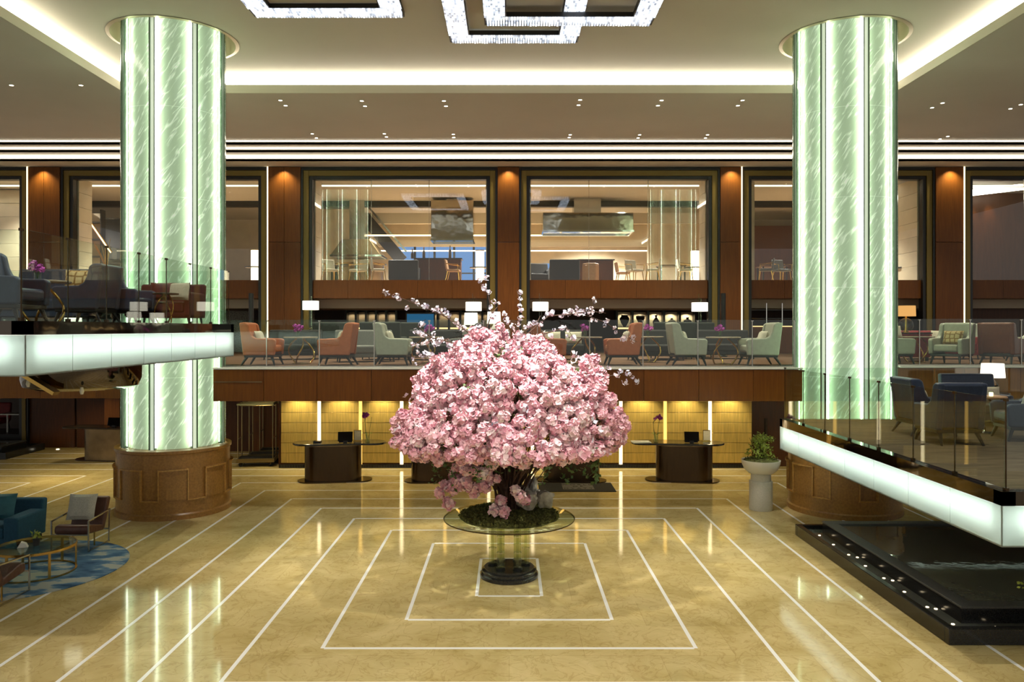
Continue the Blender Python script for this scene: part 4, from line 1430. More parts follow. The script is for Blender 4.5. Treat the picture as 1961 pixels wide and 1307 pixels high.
# ------------------------------------------------------------------ platforms with lit glass fascias
def platform(sx, xe, y0, y1, top, label, x_out):
    """xe: inner edge; sx=-1 left, +1 right"""
    t = tag(link('floor_platform', None, None, (0, 0, 0)), label, None, None, 'structure')
    xa, xb = sorted((xe, x_out))
    zb, zg0, zg1 = top - .155 - .47, top - .155 - .47, top - .155
    ins = .16
    ia, ib = (xa, xb - ins) if sx < 0 else (xa + ins, xb)
    mk('slab', B().box(ia, ib, y0 + ins, y1 - ins, zg0 + .1, top - .02), M['white'], t)
    mk('carpet', B().box(ia, ib, y0 + ins, y1 - ins, top - .02, top), M['carpet2'], t)
    e = xe
    # mirror band
    mk('mirror_band', B().box(*(sorted((e, e - sx * -.0 + sx * .16)) ), y0, y1, zg1, top + .005), M['mirror'], t)
    mk('mirror_band', B().box(xa, xb, y0, y0 + .15, zg1, top + .004), M['mirror'], t)
    mk('mirror_band', B().box(xa, xb, y1 - .15, y1, zg1, top + .004), M['mirror'], t)
    # light strip behind the frosted panels, upper part only
    q = e + sx * .14
    mk('light_strip', B().box(min(q, q + sx * .01), max(q, q + sx * .01), y0 + .15, y1 - .15, zg0 + .19, zg1 - .02), M['flight' if sx > 0 else 'flight_l'], t)
    mk('light_strip', B().box(xa + .15, xb - .15, y0 + .13, y0 + .14, zg0 + .19, zg1 - .02), M['flight' if sx > 0 else 'flight_l'], t)
    mk('light_strip', B().box(xa + .15, xb - .15, y1 - .14, y1 - .13, zg0 + .19, zg1 - .02), M['flight' if sx > 0 else 'flight_l'], t)
    n = 7
    for k in range(n):
        a, c = y0 + (y1 - y0) * k / n, y0 + (y1 - y0) * (k + 1) / n
        mk('fascia_panel', B().box(*sorted((e, e + sx * .012)), a + .004, c - .004, zg0, zg1 - .002), M['frost'], t)
    L = xb - xa
    for k in range(8):
        a, c = xa + L * k / 8, xa + L * (k + 1) / 8
        for yy in (y0, y1 - .012):
            mk('fascia_panel', B().box(a + .004, c - .004, yy, yy + .012, zg0, zg1 - .002), M['frost'], t)
    mk('underside', B().box(xa + .012, xb - .012, y0 + .013, y1 - .013, zg0, zg0 + .02), M['frost'], t)
    return t
PL = platform(-1, -5.45, 8.71, 15.3, 4.085, 'raised lounge platform on the left with glowing white fascia', -15)
PR = platform(1, 5.57, 8.74, 15.9, 2.15, 'raised lounge platform on the right with glowing white fascia', 15)
def platform_rail(xe, y0, y1, top, sx, x_out, label, n=7):
    t = thing('glass_railing', label, 'railing', (xe + sx * .08, y0, top))
    h = 1.05
    L = y1 - y0
    for k in range(n):
        a, c = L * k / n, L * (k + 1) / n
        mk('glass_pane', B().box(-.007, .007, a + .01, c - .01, .005, h), M['rail'], t)
        mk('post', B().box(-.006, .006, a - .006, a + .006, 0, h - .02).box(-.014, .014, a - .03, a + .03, h - .025, h + .005).box(-.02, .02, a - .03, a + .03, 0, .04), M['bronze'], t)
    mk('post', B().box(-.006, .006, L - .02, L - .008, 0, h - .02).box(-.014, .014, L - .06, L, h - .025, h + .005), M['bronze'], t)
    wd = abs(x_out - xe) - .3
    for k in range(6):
        a, c = sx * wd * k / 6, sx * wd * (k + 1) / 6
        for yy in (0.06, L - .06):
            mk('glass_pane', B().box(min(a, c) + .02, max(a, c) - .02, yy - .007, yy + .007, .005, h), M['rail'], t)
    return t
platform_rail(-5.45, 8.76, 15.25, 4.085, -1, -15, 'glass railing around the left lounge platform')
platform_rail(5.57, 8.79, 15.85, 2.15, 1, 15, 'glass railing around the right lounge platform')
# mirrored drum and golden beam below the left platform
t = thing('mirrored_drum', 'dark mirrored drum with golden beam hanging under the left platform', 'ceiling fixture', (X(160, 14), 14, 2.92))
mk('drum', B().lathe([(0.75, 0), (.95, .06), (1.0, .2), (1.0, .54)], 40), M['mirror'], t, smooth=True)
mk('beam', B().beam((-.55, -1.1, .42), (.15, -1.1, -.0), .18, .06), M['brass'], t)
mk('bulb', B().lathe([(.02, -.02), (.035, .03), (.02, .1)], 10, (.55, -1.05, .0)), M['white'], t, smooth=True)
mk('bulb', B().lathe([(.02, -.02), (.035, .03), (.02, .1)], 10, (-.35, -1.05, .12)), M['white'], t, smooth=True)

# furniture on the left platform
ZL = 4.085
arm(14, 10.65, FR, 'navy', 'navy wing armchair at the left picture edge on the upper platform', ZL)
arm(166, 13.1, FL, 'navy', 'navy wing armchair facing left with honeycomb cushion beside it', ZL)
arm(241, 13.95, FR, 'navy', 'navy wing armchair facing right in front of the left green column', ZL)
nb = sofa_builder('sofa', 'navy leather sofa on the left platform behind the round table', 1.7, .8, .44, 1.02, M['navy'], M['leg'])
nb.location = (X(104, 14.0), 14.0, ZL)
cushion('lattice', X(156, 12.9), 12.9, ZL + .48, 0, 'golden honeycomb cushion on the navy seat at left', .2, 1.25)
ms = sofa_builder('sofa', 'maroon leather sofa at the far end of the left platform', 1.25, .75, .42, .78, M['maroon'], M['leg'])
ms.location = (X(318, 14.75), 14.75, ZL)
cushion('maroon', X(312, 14.4), 14.4, ZL + .44, .1, 'maroon cushion on the maroon sofa', .2, 1.0)
cushion('cream', X(341, 14.4), 14.4, ZL + .44, -.15, 'white cushion on the maroon sofa', .2, 1.0)
dup(mt, (X(80, 12.0), 12.0, ZL), .4, 'round brass legged table between navy chairs on the left platform', None, {'marble_table_top': M['marbletop']})
flower_vase((X(72, 11.95), 11.95, ZL + .66), 'purple flower posy on the left platform table')
dup(mt, (-6.22, 14.0, ZL), .9, 'small table between the navy chair and the maroon sofa', None, {'marble_table_top': M['darktop']}).scale = (.55, .55, .85)
# furniture on the right platform
ZR = 2.15
arm(1772, 13.6, FR, 'navy', 'navy wing armchair with cream cushion facing right on the right platform', ZR, 'cream', 'cream cushion in the navy armchair on the right platform')
o = arm(1815, 12.6, PI, 'navy', 'navy wing armchair seen from behind on the right platform', ZR)
arm(1960, 12.9, FL - .2, 'navy', 'navy wing armchair at the right picture edge on the right platform', ZR)
chair_cushion('linen', (X(1966, 12.8), 12.8), FL, ZR, 'pale leafy cushion in the navy chair at the right picture edge')
nb2 = dup(nb, (X(1868, 14.9), 14.9, ZR), 0, 'navy leather sofa facing the camera on the right platform')
nb2.scale = (.62, .85, .95)
cushion('cream', X(1893, 14.5), 14.5, ZR + .46, -.1, 'cream cushion at the right end of the navy sofa', .2, .9)
dup(mt, (X(1878, 13.75), 13.75, ZR), .4, 'round wood topped table amid the navy chairs on the right platform', None, {'marble_table_top': M['tan'], 'satin_brass': M['chrome']})
t = thing('candle_glass', 'small glowing candle glass on the right platform table', 'candle', (X(1898, 13.6), 13.6, ZR + .66))
mk('glass', B().lathe([(.04, 0), (.045, .09)], 14), M['acryl2'], t, smooth=True)
mk('candle', B().lathe([(.032, .005), (.032, .07)], 12), M['lantern'], t, smooth=True)
table_lamp(1901, 710, 15.35, 'white drum lamp above the navy sofa on the right platform', ZR, 'shade', .22, .28, table='side table under the white drum lamp', body='bronze')

# ------------------------------------------------------------------ reception desks
def stadium(w_, d_, n=10, wave=0.0):
    pts = []
    r = d_ / 2
    for s in (1, -1):
        for i in range(n + 1):
            a = -PI / 2 + PI * i / n if s > 0 else PI / 2 + PI * i / n
            pts.append((s * (w_ / 2 - r) + r * math.cos(a), r * math.sin(a)))
    return [(x, y + wave * math.sin(x * 2.4)) for x, y in pts]
def dense(poly, k=6):
    out = []
    for i in range(len(poly)):
        a, c = Vector(poly[i]), Vector(poly[(i + 1) % len(poly)])
        m = k if (c - a).length > .3 else 1
        for j in range(m):
            q = a.lerp(c, j / m)
            out.append((q.x, q.y))
    return out
def desk(px, y, mirror, label, m='bronze', scale=1.0):
    t = thing('reception_desk', label, 'desk', (X(px, y), y, 0))
    s = -1 if mirror else 1
    sh = lambda p, dx: [(x * s + dx * s, yy) for x, yy in p]
    wav = lambda p, w_: [(x, yy + w_ * math.sin(x * s * 2.2)) for x, yy in p]
    mk('body', B().prism(wav(sh(dense(stadium(1.46 * scale, .62)), -.05), .06), .035, .97, 'z'), M[m], t, smooth=True)
    mk('desk_top', B().prism(wav(sh(dense(stadium(2.42 * scale, .74)), .12), .09), .97, 1.02, 'z'), M['blackgranite' if m == 'bronze' else 'bronze'], t, smooth=True, bevel=.008, seg=1)
    mk('plinth', B().prism(wav(sh(dense(stadium(1.92 * scale, .74)), 0), .08), 0, .035, 'z'), M['bronze'], t, smooth=True)
    mk('body_trim', B().prism(wav(sh(dense(stadium(1.48 * scale, .64)), -.05), .06), .94, .965, 'z'), M['bronze2'], t, smooth=True)
    return t
DY = 20.35
dl = [('bronze reception desk farthest left, under the first orchid', 642, False), ('bronze reception desk hidden behind the left side of the blossom tree', 845, False), ('bronze reception desk behind the right side of the blossom tree', 1091, True), ('bronze reception desk farthest right with papers and orchid', 1306, True)]
for lb, px, mi in dl:
    desk(px, DY, mi, lb)
desk(205, 23.6, True, 'brushed bronze desk at the back left, beside the left column base', 'bronze2')
def monitor(px, y, z, label, rz=0.0, s=1.0):
    t = thing('monitor', label, 'monitor', (X(px, y), y, z), rz)
    mk('screen', B().prism([(0, .03), (.02, .03), (.09, .27), (.07, .27)], -.19 * s, .19 * s, 'x'), M['screen'], t, bevel=.006, seg=1)
    mk('keyboard', B().box(-.17 * s, .17 * s, .1, .32, 0, .02), M['screen'], t, bevel=.004, seg=1)
    mk('stand', B().box(-.05, .05, .0, .12, 0, .04), M['black'], t)
monitor(661, DY - .1, 1.02, 'black slanted screen on the farthest left desk', .15)
monitor(1325, DY - .1, 1.02, 'black slanted screen on the farthest right desk', -.1)
monitor(217, 23.5, 1.02, 'black slanted screen on the back left desk')
def orchid(px, y, z, label, h=.62, lean=.06, leaves=4, stakes=False):
    t = thing('orchid', label, 'plant', (X(px, y), y, z))
    mk('vase', B().lathe([(.06, 0), (.065, .03), (.055, .16), (.07, .22)], 16), M['acryl2'], t, smooth=True)
    mk('stem', B().tube([(0, 0, .02), (-.05, 0, .3), (-.07, 0, h * .8), (lean, 0, h)], [.012, .010, .009, .008], 6).tube([(.02, 0, .02), (.06, 0, .35), (.1, .02, h * .95)], .006, 5), M['leaf'], t)
    for i in range(leaves):
        a = i * 2.1 + .3
        d_ = Vector((math.cos(a), .4 * math.sin(a), 0))
        pts = [(0, 0, .2), tuple(d_ * .08 + Vector((0, .03, .26))), tuple(d_ * .15 + Vector((0, 0, .24))), tuple(d_ * .08 + Vector((0, -.03, .25)))]
        mk('leaf', B().add(pts, [(0, 1, 2, 3)]).add([(p[0], p[1], p[2] - .012) for p in pts], [(3, 2, 1, 0)]), M['leafb'], t)
    rr = random.Random(int(px))
    for i in range(7):
        link('bloom', BLOOM[i % 3], t, (lean + rr.uniform(-.09, .09), rr.uniform(-.04, .04), h + rr.uniform(-.05, .05)))
orchid(704, DY - .1, 1.02, 'purple orchid in a clear vase on the farthest left desk', .70, -.06)
orchid(1256, DY - .1, 1.02, 'magenta orchid in a clear vase on the farthest right desk', .66, .06)
def card(px, y, z, label, rz=0):
    t = thing('card_stand', label, 'card stand', (X(px, y), y, z), rz)
    mk('frame', B().box(-.10, .10, -.006, .006, .01, .30).box(-.11, .11, -.04, .04, 0, .012), M['brass'], t)
    mk('card', B().box(-.085, .085, -.009, -.006, .03, .28), M['cream'], t)
card(685, DY + .12, 1.02, 'brass framed card stand between screen and orchid, left desk')
card(1353, DY + .1, 1.02, 'brass framed card stand right of the screen on the right desk')
for i, (px, lb) in enumerate(((1226, 'upper white booklet of the stack on the right desk'), (1228, 'lower white booklet of the stack on the right desk'))):
    o = mk('booklet', B().box(-.24, .24, -.13, .13, 0, .02), M['paper'], None, (X(px, DY - .15), DY - .15, 1.022 + (.021 if i == 0 else 0)), .1 * i, bevel=.003, seg=1)
    tag(o, lb, 'booklet', 'booklets on the right desk')
t = thing('pen_tray', 'small black tray on the left end of the left desk', 'tray', (X(608, DY - .1), DY - .1, 1.02))
mk('tray', B().box(-.1, .1, -.06, .06, 0, .02).box(-.1, .1, -.06, -.05, .02, .04).box(-.1, .1, .05, .06, .02, .04), M['screen'], t)
mk('pen', B().tube([(-.07, 0, .03), (.07, .01, .03)], .006, 6), M['brass'], t)
# bronze sheet leaning panels beside desks and the mat
for px, lb in ((697, 'left'), (1248, 'right')):
    pass
mx0, mx1, my0, my1 = .74, 2.63, 18.92, 20.0
t = thing('door_mat', 'black mat with grey lettered panel on the marble before the desks', 'mat', (0, 0, 0))
mk('mat', B().box(mx0, mx1, my0, my1, .003, .016), M['mat'], t, bevel=.004, seg=1)
mk('panel', B().box(1.34, 2.12, 19.16, 19.88, .016, .018), M['matgrey'], t)
for i, (txt, yy) in enumerate((('W O R L D', 19.72), ('O F', 19.50), ('H Y A T T', 19.27))):
    cu = bpy.data.curves.new('lettering', 'FONT')
    cu.body, cu.size, cu.align_x, cu.align_y, cu.extrude = txt, .17, 'CENTER', 'CENTER', .0015
    cu.materials.append(M['mat'])
    tmp = bpy.data.objects.new('lettering', cu)
    C.objects.link(tmp)
    bpy.context.view_layer.update()
    me = bpy.data.meshes.new_from_object(tmp)
    bpy.data.objects.remove(tmp)
    link('lettering', me, t, (1.73, yy, .0195))
# under mezzanine lights
for px in (570, 650, 730, 810, 1150, 1232, 1316, 1400, 900, 980, 1060):
    y = 21.9
    spot(wl, (X(px, y), y, MB - .02), W_DESK * .28, 95, (1, .86, .52), .9, (X(px, y), 22.1, .3), .05)
for x in (-5.5, -2.8, 0, 2.8, 5.5):
    area((x, 19.6, MB - .01), .5, .3, W_DESK * .28, (1, .82, .46))
for x, y, wt in ((-12, 20.5, .9), (-13.5, 24.4, .3), (-10.5, 23.5, .25), (9, 20.5, .3), (-9.5, 19.5, .4), (-7.3, 22.2, .22)):  # last spot has no fixture, added to brighten the luggage carts
    area((x, y, MB - .01), .5, .5, W_DESK * wt, (1, .84, .5))

# luggage carts
def cart(x, y, label):
    t = thing('luggage_cart', label, 'luggage cart', (x, y, 0), R(8))
    mk('deck', B().box(-.5, .5, -.3, .3, .16, .22), M['char'], t, bevel=.01)
    mk('deck_rim', B().ring(-.53, .53, -.33, .33, .035, .12, .235), M['cartbrass'], t)
    for sx in (-1, 1):
        for sy in (-1, 1):
            mk('post', B().tube([(sx * .49, sy * .29, .22), (sx * .49, sy * .29, 1.78)], .018, 8), M['cartbrass'], t, smooth=True)
            w_ = mk('wheel', B().lathe([(.06, -.018), (.06, .018)], 14), M['char'], t)
            w_.rotation_euler = (PI / 2, 0, 0)
            w_.location = (sx * .42, sy * .24, .06)
            mk('caster', B().box(sx * .42 - .02, sx * .42 + .02, sy * .24 - .03, sy * .24 + .03, .05, .13), M['bronze'], t)
    mk('top_frame', B().ring(-.52, .52, -.32, .32, .04, 1.78, 1.83), M['cartbrass'], t)
    mk('hanging_rail', B().tube([(-.5, 0, 1.74), (.5, 0, 1.74)], .015, 8), M['cartbrass'], t)
    mk('side_rail', B().tube([(-.49, -.29, .8), (-.49, .29, .8)], .012, 6).tube([(.49, -.29, .8), (.49, .29, .8)], .012, 6), M['cartbrass'], t)
cx = X(497, 22.9)
cart(cx, 22.7, 'brass luggage cart at the front of the row beside the oak wall')
cart(cx + .06, 23.5, 'brass luggage cart in the middle of the row beside the oak wall')
cart(cx + .12, 24.3, 'brass luggage cart at the back of the row beside the oak wall')

# ------------------------------------------------------------------ pool
def pool(x0, y0, y1, x1, label, lights):
    t = thing('pool', label, 'pool', (x0, y0, 0))
    L, Wd = y1 - y0, x1 - x0
    mk('outer_kerb', B().ring(0, Wd, 0, L, .10, 0, .21), M['blackgranite'], t, bevel=.008, seg=1)
    mk('trough_bed', B().box(.10, Wd - .10, .10, L - .10, 0, .10), M['blackgranite'], t)
    mk('trough_water', B().ring(.10, Wd - .10, .10, L - .10, .32, .10, .135), M['water'], t)
    i = .38
    mk('basin_wall', B().ring(i, Wd - i, i, L - i, .18, .10, .33), M['blackgranite'], t)
    mk('basin_rim', B().ring(i - .01, Wd - i + .01, i - .01, L - i + .01, .22, .33, .36), M['flamed'], t, bevel=.005, seg=1)
    mk('water', B().box(i + .2, Wd - i - .2, i + .2, L - i - .2, .12, .335), M['water'], t)
    for lx, ly in lights:
        mk('pool_light', B().lathe([(.022, .135), (.022, .142)], 12, (lx, ly, 0)), M['lantern'], t)
    return t
pool(5.55, 9.75, 15.0, 13.5, 'black granite pool with shallow lit trough under the right platform', [(.25, .35 + .62 * k) for k in range(8)] + [(.33, .9 + 1.2 * k) for k in range(3)] + [(.75, .25), (1.6, .25)])
pool(-20, 23.6, 25.6, X(50, 24.6), 'black granite pool at the far left back', [(7.0, .25)])
for x in (X(63, 25.7), X(114, 25.7)):
    o = dup(DL, (x, 25.6, .005), 0, 'small floor spotlight at the foot of the back left wood wall, %s one' % ('left' if x < X(90, 25.7) else 'right'), 'floor spotlights at the back left wall')
    o.rotation_euler = (PI, 0, 0)
# red lounge behind the left ground window
t = thing('red_lounge_chair', 'crimson lounge chair behind the black frame at the far left', 'chair', (X(-10, 26.9), 26.9, .45))
mk('seat', B().box(-.35, .35, -.35, .3, .25, .45), M['red'], t, bevel=.05)
mk('backrest', B().prism([(.2, .35), (.35, .3), (.42, .95), (.3, .95)], -.36, .36, 'x'), M['red'], t, bevel=.04)
for sx in (-1, 1):
    mk('leg', B().tube([(sx * .3, -.3, .26), (sx * .32, -.34, 0)], .02, 6), M['leg'], t)
    mk('leg', B().tube([(sx * .3, .26, .26), (sx * .32, .3, 0)], .02, 6), M['leg'], t)
t = thing('white_table', 'small white table behind the black frame at the far left', 'table', (X(31, 26.5), 26.5, .45))
mk('table_top', B().box(-.4, .4, -.3, .3, .62, .66), M['white'], t, bevel=.008)
for sx in (-.3, .3):
    mk('leg', B().tube([(sx, 0, 0), (sx, 0, .62)], .025, 8), M['white'], t)
struct('window_7', B().box(X(40, 26), X(57, 26), 25.9, 26.1, 0, MB).box(-22, X(40, 26), 25.9, 26.1, 0, .42).box(-22, X(40, 26), 25.95, 27.5, .40, .45), M['black'], 'black framed opening at the far left back')
mk('bronze_trim', B().box(X(43, 25.9), X(50, 25.9), 25.86, 25.9, .1, MB), M['gold'], wlf)

# ------------------------------------------------------------------ white bowl planter
def leaf_cluster(b, c, rad, n, size, rr, sc=(1, 1, 1)):
    for i in range(n):
        d_ = Vector((rr.gauss(0, 1), rr.gauss(0, 1), rr.gauss(0, 1)))
        d_.normalize()
        p = Vector(c) + Vector((d_.x * sc[0], d_.y * sc[1], d_.z * sc[2])) * rad * rr.uniform(.35, 1) ** .5
        u = Vector((rr.gauss(0, 1), rr.gauss(0, 1), rr.gauss(0, .6))).normalized()
        v = u.cross(d_)
        v = v.normalized() if v.length > .01 else Vector((0, 0, 1))
        s = size * rr.uniform(.6, 1.2)
        b.add([p, p + u * s * .5 + v * s * .32, p + u * s, p + u * s * .5 - v * s * .32], [(0, 1, 2, 3)])
PXc, PYc = X(1457, 17.1), 17.1
t = thing('bowl_planter', 'white bowl planter on a round pedestal left of the right column base', 'planter', (PXc, PYc, 0))
mk('pedestal', B().lathe([(.245, 0), (.25, .02), (.25, .62), (.245, .64), (.215, .645), (.215, .80)], 32), M['concrete'], t, smooth=True)
mk('bowl', B().lathe([(.20, .80), (.26, .81), (.36, .90), (.41, 1.02), (.42, 1.10), (.40, 1.10), (.36, 1.03), (0.0, 1.02)], 36), M['white'], t, smooth=True)
b = B()
rr = random.Random(3)
b.lathe([(.385, 1.06), (.36, 1.10), (.25, 1.13), (.0, 1.14)], 24)
leaf_cluster(b, (0, 0, 1.11), .34, 420, .05, rr, (1, 1, .1))
tag(mk('moss', b, M['moss'], t, recalc=False), None, kind='stuff')
b = B()
for k in range(26):
    a = rr.random() * 2 * PI
    q = rr.uniform(.05, .30)
    b.tube([(0, 0, 1.1), (q * .4 * math.cos(a), q * .4 * math.sin(a), 1.3), (q * math.cos(a), q * math.sin(a), 1.35 + rr.random() * .3)], [.012, .008, .003], 4)
mk('stems', b, M['bark'], t)
b = B()
for k in range(30):
    a = rr.random() * 2 * PI
    q = rr.uniform(0, .28)
    leaf_cluster(b, (q * math.cos(a) , q * math.sin(a), rr.uniform(1.24, 1.64) - q * .3), .09, 34, .055, rr)
tag(mk('foliage', b, M['leafb'], t, recalc=False), None, kind='stuff')
# vine at the right edge by the pool
t = thing('potted_vine', 'leafy green vine at the right picture edge before the pool', 'plant', (7.15, 9.3, 0))
mk('pot', B().lathe([(.22, 0), (.3, .5), (.32, .55), (.29, .55), (.27, .5), (0, .48)], 28), M['concrete'], t, smooth=True)
b, b2 = B(), B()
for k in range(7):
    ex = [(-.55, .4, .95), (-.75, .3, .80), (-.62, .2, .55), (-.4, .5, 1.1), (.3, .2, 1.2), (.5, -.2, 1.0), (0, .3, 1.3)][k]
    pts = [(0, 0, .5), (ex[0] * .4, ex[1] * .4, ex[2] + .15), ex]
    b2.tube(pts, [.012, .008, .003], 5)
    for i in range(10):
        u = i / 9
        p = Vector(pts[1]).lerp(Vector(pts[2]), u)
        leaf_cluster(b, p, .06, 7, .07, rr)
mk('stems', b2, M['leaf'], t)
tag(mk('foliage', b, M['leafb'], t, recalc=False), None, kind='stuff')

# ------------------------------------------------------------------ rug and seating at lower left
t = link('rug', mesh('rug', B().lathe([(1.70, .003), (1.70, .016), (1.68, .02), (0, .02)], 72), M['rug'], smooth=True), None, (-8.2, 12.85, 0))
tag(t, 'round blue and cream cloud patterned rug at lower left', 'rug')
def sling(x, y, rz, label):
    t = thing('lounge_chair', label, 'armchair', (x, y, .02), rz)
    W = .33
    mk('seat', B().prism([(-.32, .36), (-.30, .30), (.26, .24), (.30, .34), (-.2, .46), (-.30, .45)], -W + .03, W - .03, 'x'), M['brown'], t, bevel=.035, seg=3)
    mk('backrest', B().prism([(.18, .30), (.28, .26), (.50, .80), (.46, .84), (.38, .82)], -W + .03, W - .03, 'x'), M['brown'], t, bevel=.03, seg=3)
    for sx in (-1, 1):
        xx = sx * W
        mk('side_frame', B().beam((xx, -.34, .0), (xx, -.34, .55), .022, .022).beam((xx, -.345, .545), (xx, .40, .60), .022, .022).beam((xx, .39, .60), (xx, .36, .0), .022, .022).beam((xx, -.34, .012), (xx, .37, .012), .022, .022), M['steel'], t)
    mk('cross_bar', B().beam((-W, -.33, .30), (W, -.33, .30), .022, .022).beam((-W, .36, .24), (W, .36, .24), .022, .022), M['steel'], t)
    for sx in (-1, 1):
        mk('inner_leg', B().beam((sx * .2, .1, .0), (sx * .2, .1, .3), .02, .02), M['brass'], t)
    return t
sling(-7.82, 14.1, 0, 'brown leather armchair with metal frame and linen cushion on the rug')
o = cushion('linen', -7.86, 14.22, .45, .05, 'pale grey linen cushion on the brown leather armchair', .35, 1.15)
o.scale = (1.1, 1.1, 1.4)
o.location.z = .72
sling(-7.62, 11.4, PI, 'brown leather armchair cut off by the left picture edge, turned away')
o = cushion('linen', -7.75, 11.25, .45, PI, 'pale cushion on the brown armchair at the left edge', .35, 1.0)
t = thing('coffee_table', 'round glass coffee table with brass frame on the blue rug', 'coffee table', (-7.75, 12.65, .02))
mk('glass_top', B().lathe([(.57, .425), (.57, .437)], 48), M['acryl2'], t)
mk('top_ring', B().lathe([(.58, .40), (.60, .40), (.60, .44), (.58, .44), (.58, .40)], 48, cap=False), M['brass'], t, smooth=True)
mk('base_ring', B().lathe([(.57, .0), (.60, .0), (.60, .02), (.57, .02), (.57, .0)], 48, cap=False), M['brass'], t, smooth=True)
for k in range(6):
    a = k * PI / 3 + .35
    mk('leg', B().box(-.012, .012, -.018, .018, .01, .41), M['brass'], t, (.585 * math.cos(a), .585 * math.sin(a), 0), a)
t = thing('table_plant', 'little green plant in a dark pot on the glass coffee table', 'plant', (-7.72, 12.62, .46))
mk('pot', B().lathe([(.045, 0), (.055, .12), (.05, .12)], 14), M['char'], t, smooth=True)
b = B()
leaf_cluster(b, (0, 0, .17), .07, 40, .07, rr)
mk('foliage', b, M['leafb'], t, recalc=False)
o = mk('napkin', B().prism([(-.09, 0), (.06, 0), (.03, .06), (-.04, .09)], -.05, .05, 'y'), M['paper'], None, (-7.86, 12.52, .46), .4)
tag(o, 'folded white napkin beside the little pot on the glass coffee table', 'napkin')
ts = sofa_builder('sofa', 'teal fabric sofa cut off by the left picture edge', 2.3, .9, .42, .78, M['teal'], M['leg'], .26)
ts.location = (-9.97, 14.3, 0)
cushion('tealp', -9.35, 14.15, .52, .05, 'teal velvet cushion on the teal sofa', .3, 1.35)

# ------------------------------------------------------------------ centre table with blossom tree
TXc, TYc = X(975, 12.5) , 12.5
TT = .965
t = thing('pedestal_table', 'round glass table on crystal columns with stepped black base', 'table', (TXc, TYc, 0))
mk('glass_top', B().lathe([(1.03, TT - .03), (1.055, TT - .022), (1.055, TT - .008), (1.03, TT)], 72), M['acryl2'], t, smooth=True)
mk('edge_band', B().lathe([(1.045, TT - .03), (1.06, TT - .026), (1.06, TT - .010), (1.056, TT - .009)], 72, cap=False), M['bronze'], t, smooth=True)
mk('base', B().lathe([(.46, 0), (.47, .01), (.47, .06), (.455, .075), (.44, .08), (.44, .12), (.43, .125), (.40, .13), (.40, .16)], 56), M['blackgranite'], t, smooth=True)
for sx, sy in ((-.27, .1), (.27, .1), (-.135, -.16), (.135, -.16), (-.135, .3), (.135, .3)):
    c_ = mk('crystal_column', B().lathe([(.062, .18), (.062, TT - .03)], 20, (sx, sy, 0)), M['acryl'], t, smooth=True)
    mk('rod', B().lathe([(.022, .18), (.022, TT - .03)], 12, (sx, sy, 0)), M['acryl'], c_, smooth=True)
    for z in (.42, .68, TT - .1):
        mk('joint_ring', B().lathe([(.058, z), (.064, z), (.064, z + .008), (.058, z + .008)], 20, (sx, sy, 0), cap=False), M['chrome'], c_, smooth=True)
    mk('foot_ring', B().lathe([(.075, .16), (.075, .185), (.062, .19)], 20, (sx, sy, 0)), M['black'], t, smooth=True)
# moss bed
b = B()
rr = random.Random(5)
vs, fs = [], []
NR, NA = 8, 48
for i in range(NR + 1):
    for j in range(NA):
        a = 2 * PI * j / NA
        r_ = .80 * i / NR * (1 + .05 * noise.noise(Vector((math.cos(a) * 2, math.sin(a) * 2, 3))))
        z_ = .012 + .10 * (1 - (i / NR) ** 2) + .03 * noise.noise(Vector((r_ * math.cos(a) * 5, r_ * math.sin(a) * 5, 0)))
        vs.append((r_ * math.cos(a), r_ * math.sin(a), 0 if i == NR else z_))
for i in range(NR):
    for j in range(NA):
        k = (j + 1) % NA
        fs.append((i * NA + j, (i + 1) * NA + j, (i + 1) * NA + k, i * NA + k))
b.add(vs, fs)
for i in range(5200):
    a, q = rr.random() * 2 * PI, .79 * math.sqrt(rr.random())
    p = Vector((q * math.cos(a), q * math.sin(a), .02 + .10 * (1 - (q / .8) ** 2)))
    u = Vector((rr.gauss(0, 1), rr.gauss(0, 1), rr.uniform(.2, 1.4))).normalized()
    v = u.cross(Vector((rr.gauss(0, 1), rr.gauss(0, 1), 0))).normalized()
    s = rr.uniform(.025, .055)
    b.add([p - v * s * .35, p + v * s * .35, p + u * s + v * s * .3, p + u * s - v * s * .3], [(0, 1, 2, 3)])
o = mk('moss_bed', b, M['moss'], None, (TXc, TYc, TT), recalc=False)
tag(o, 'round bed of dark green moss on the glass table', 'moss')
for i, (px, py, y, r_, sc, lb) in enumerate(((1012, 958, 12.25, .16, (1.1, .8, .8), 'pale grey rock lying front and centre on the moss'), (1044, 955, 12.3, .15, (.95, .8, .9), 'dark grey rock at the right end of the moss'), (1000, 944, 12.5, .15, (1.0, .9, .8), 'grey rock behind the pale front rock on the moss'), (1018, 936, 12.62, .14, (.75, .8, 1.15), 'upright grey rock at the back under the blossoms'), (1026, 952, 12.55, .13, (1, .9, .8), 'low dark rock wedged between the others'))):
    p = P(px, py, y)
    o = mk('rock', B().ball((0, 0, 0), r_, 18, 12, sc, 0, .55, i * 3.7), M['rock'], None, (p.x, p.y, max(p.z, TT + .06 + r_ * .45)), smooth=True)
    tag(o, lb, 'rock', 'rocks on the moss')

tree = thing('blossom_tree', 'large pink blossom tree arrangement on the glass table', 'flower arrangement', (TXc, TYc, TT))
rr = random.Random(11)
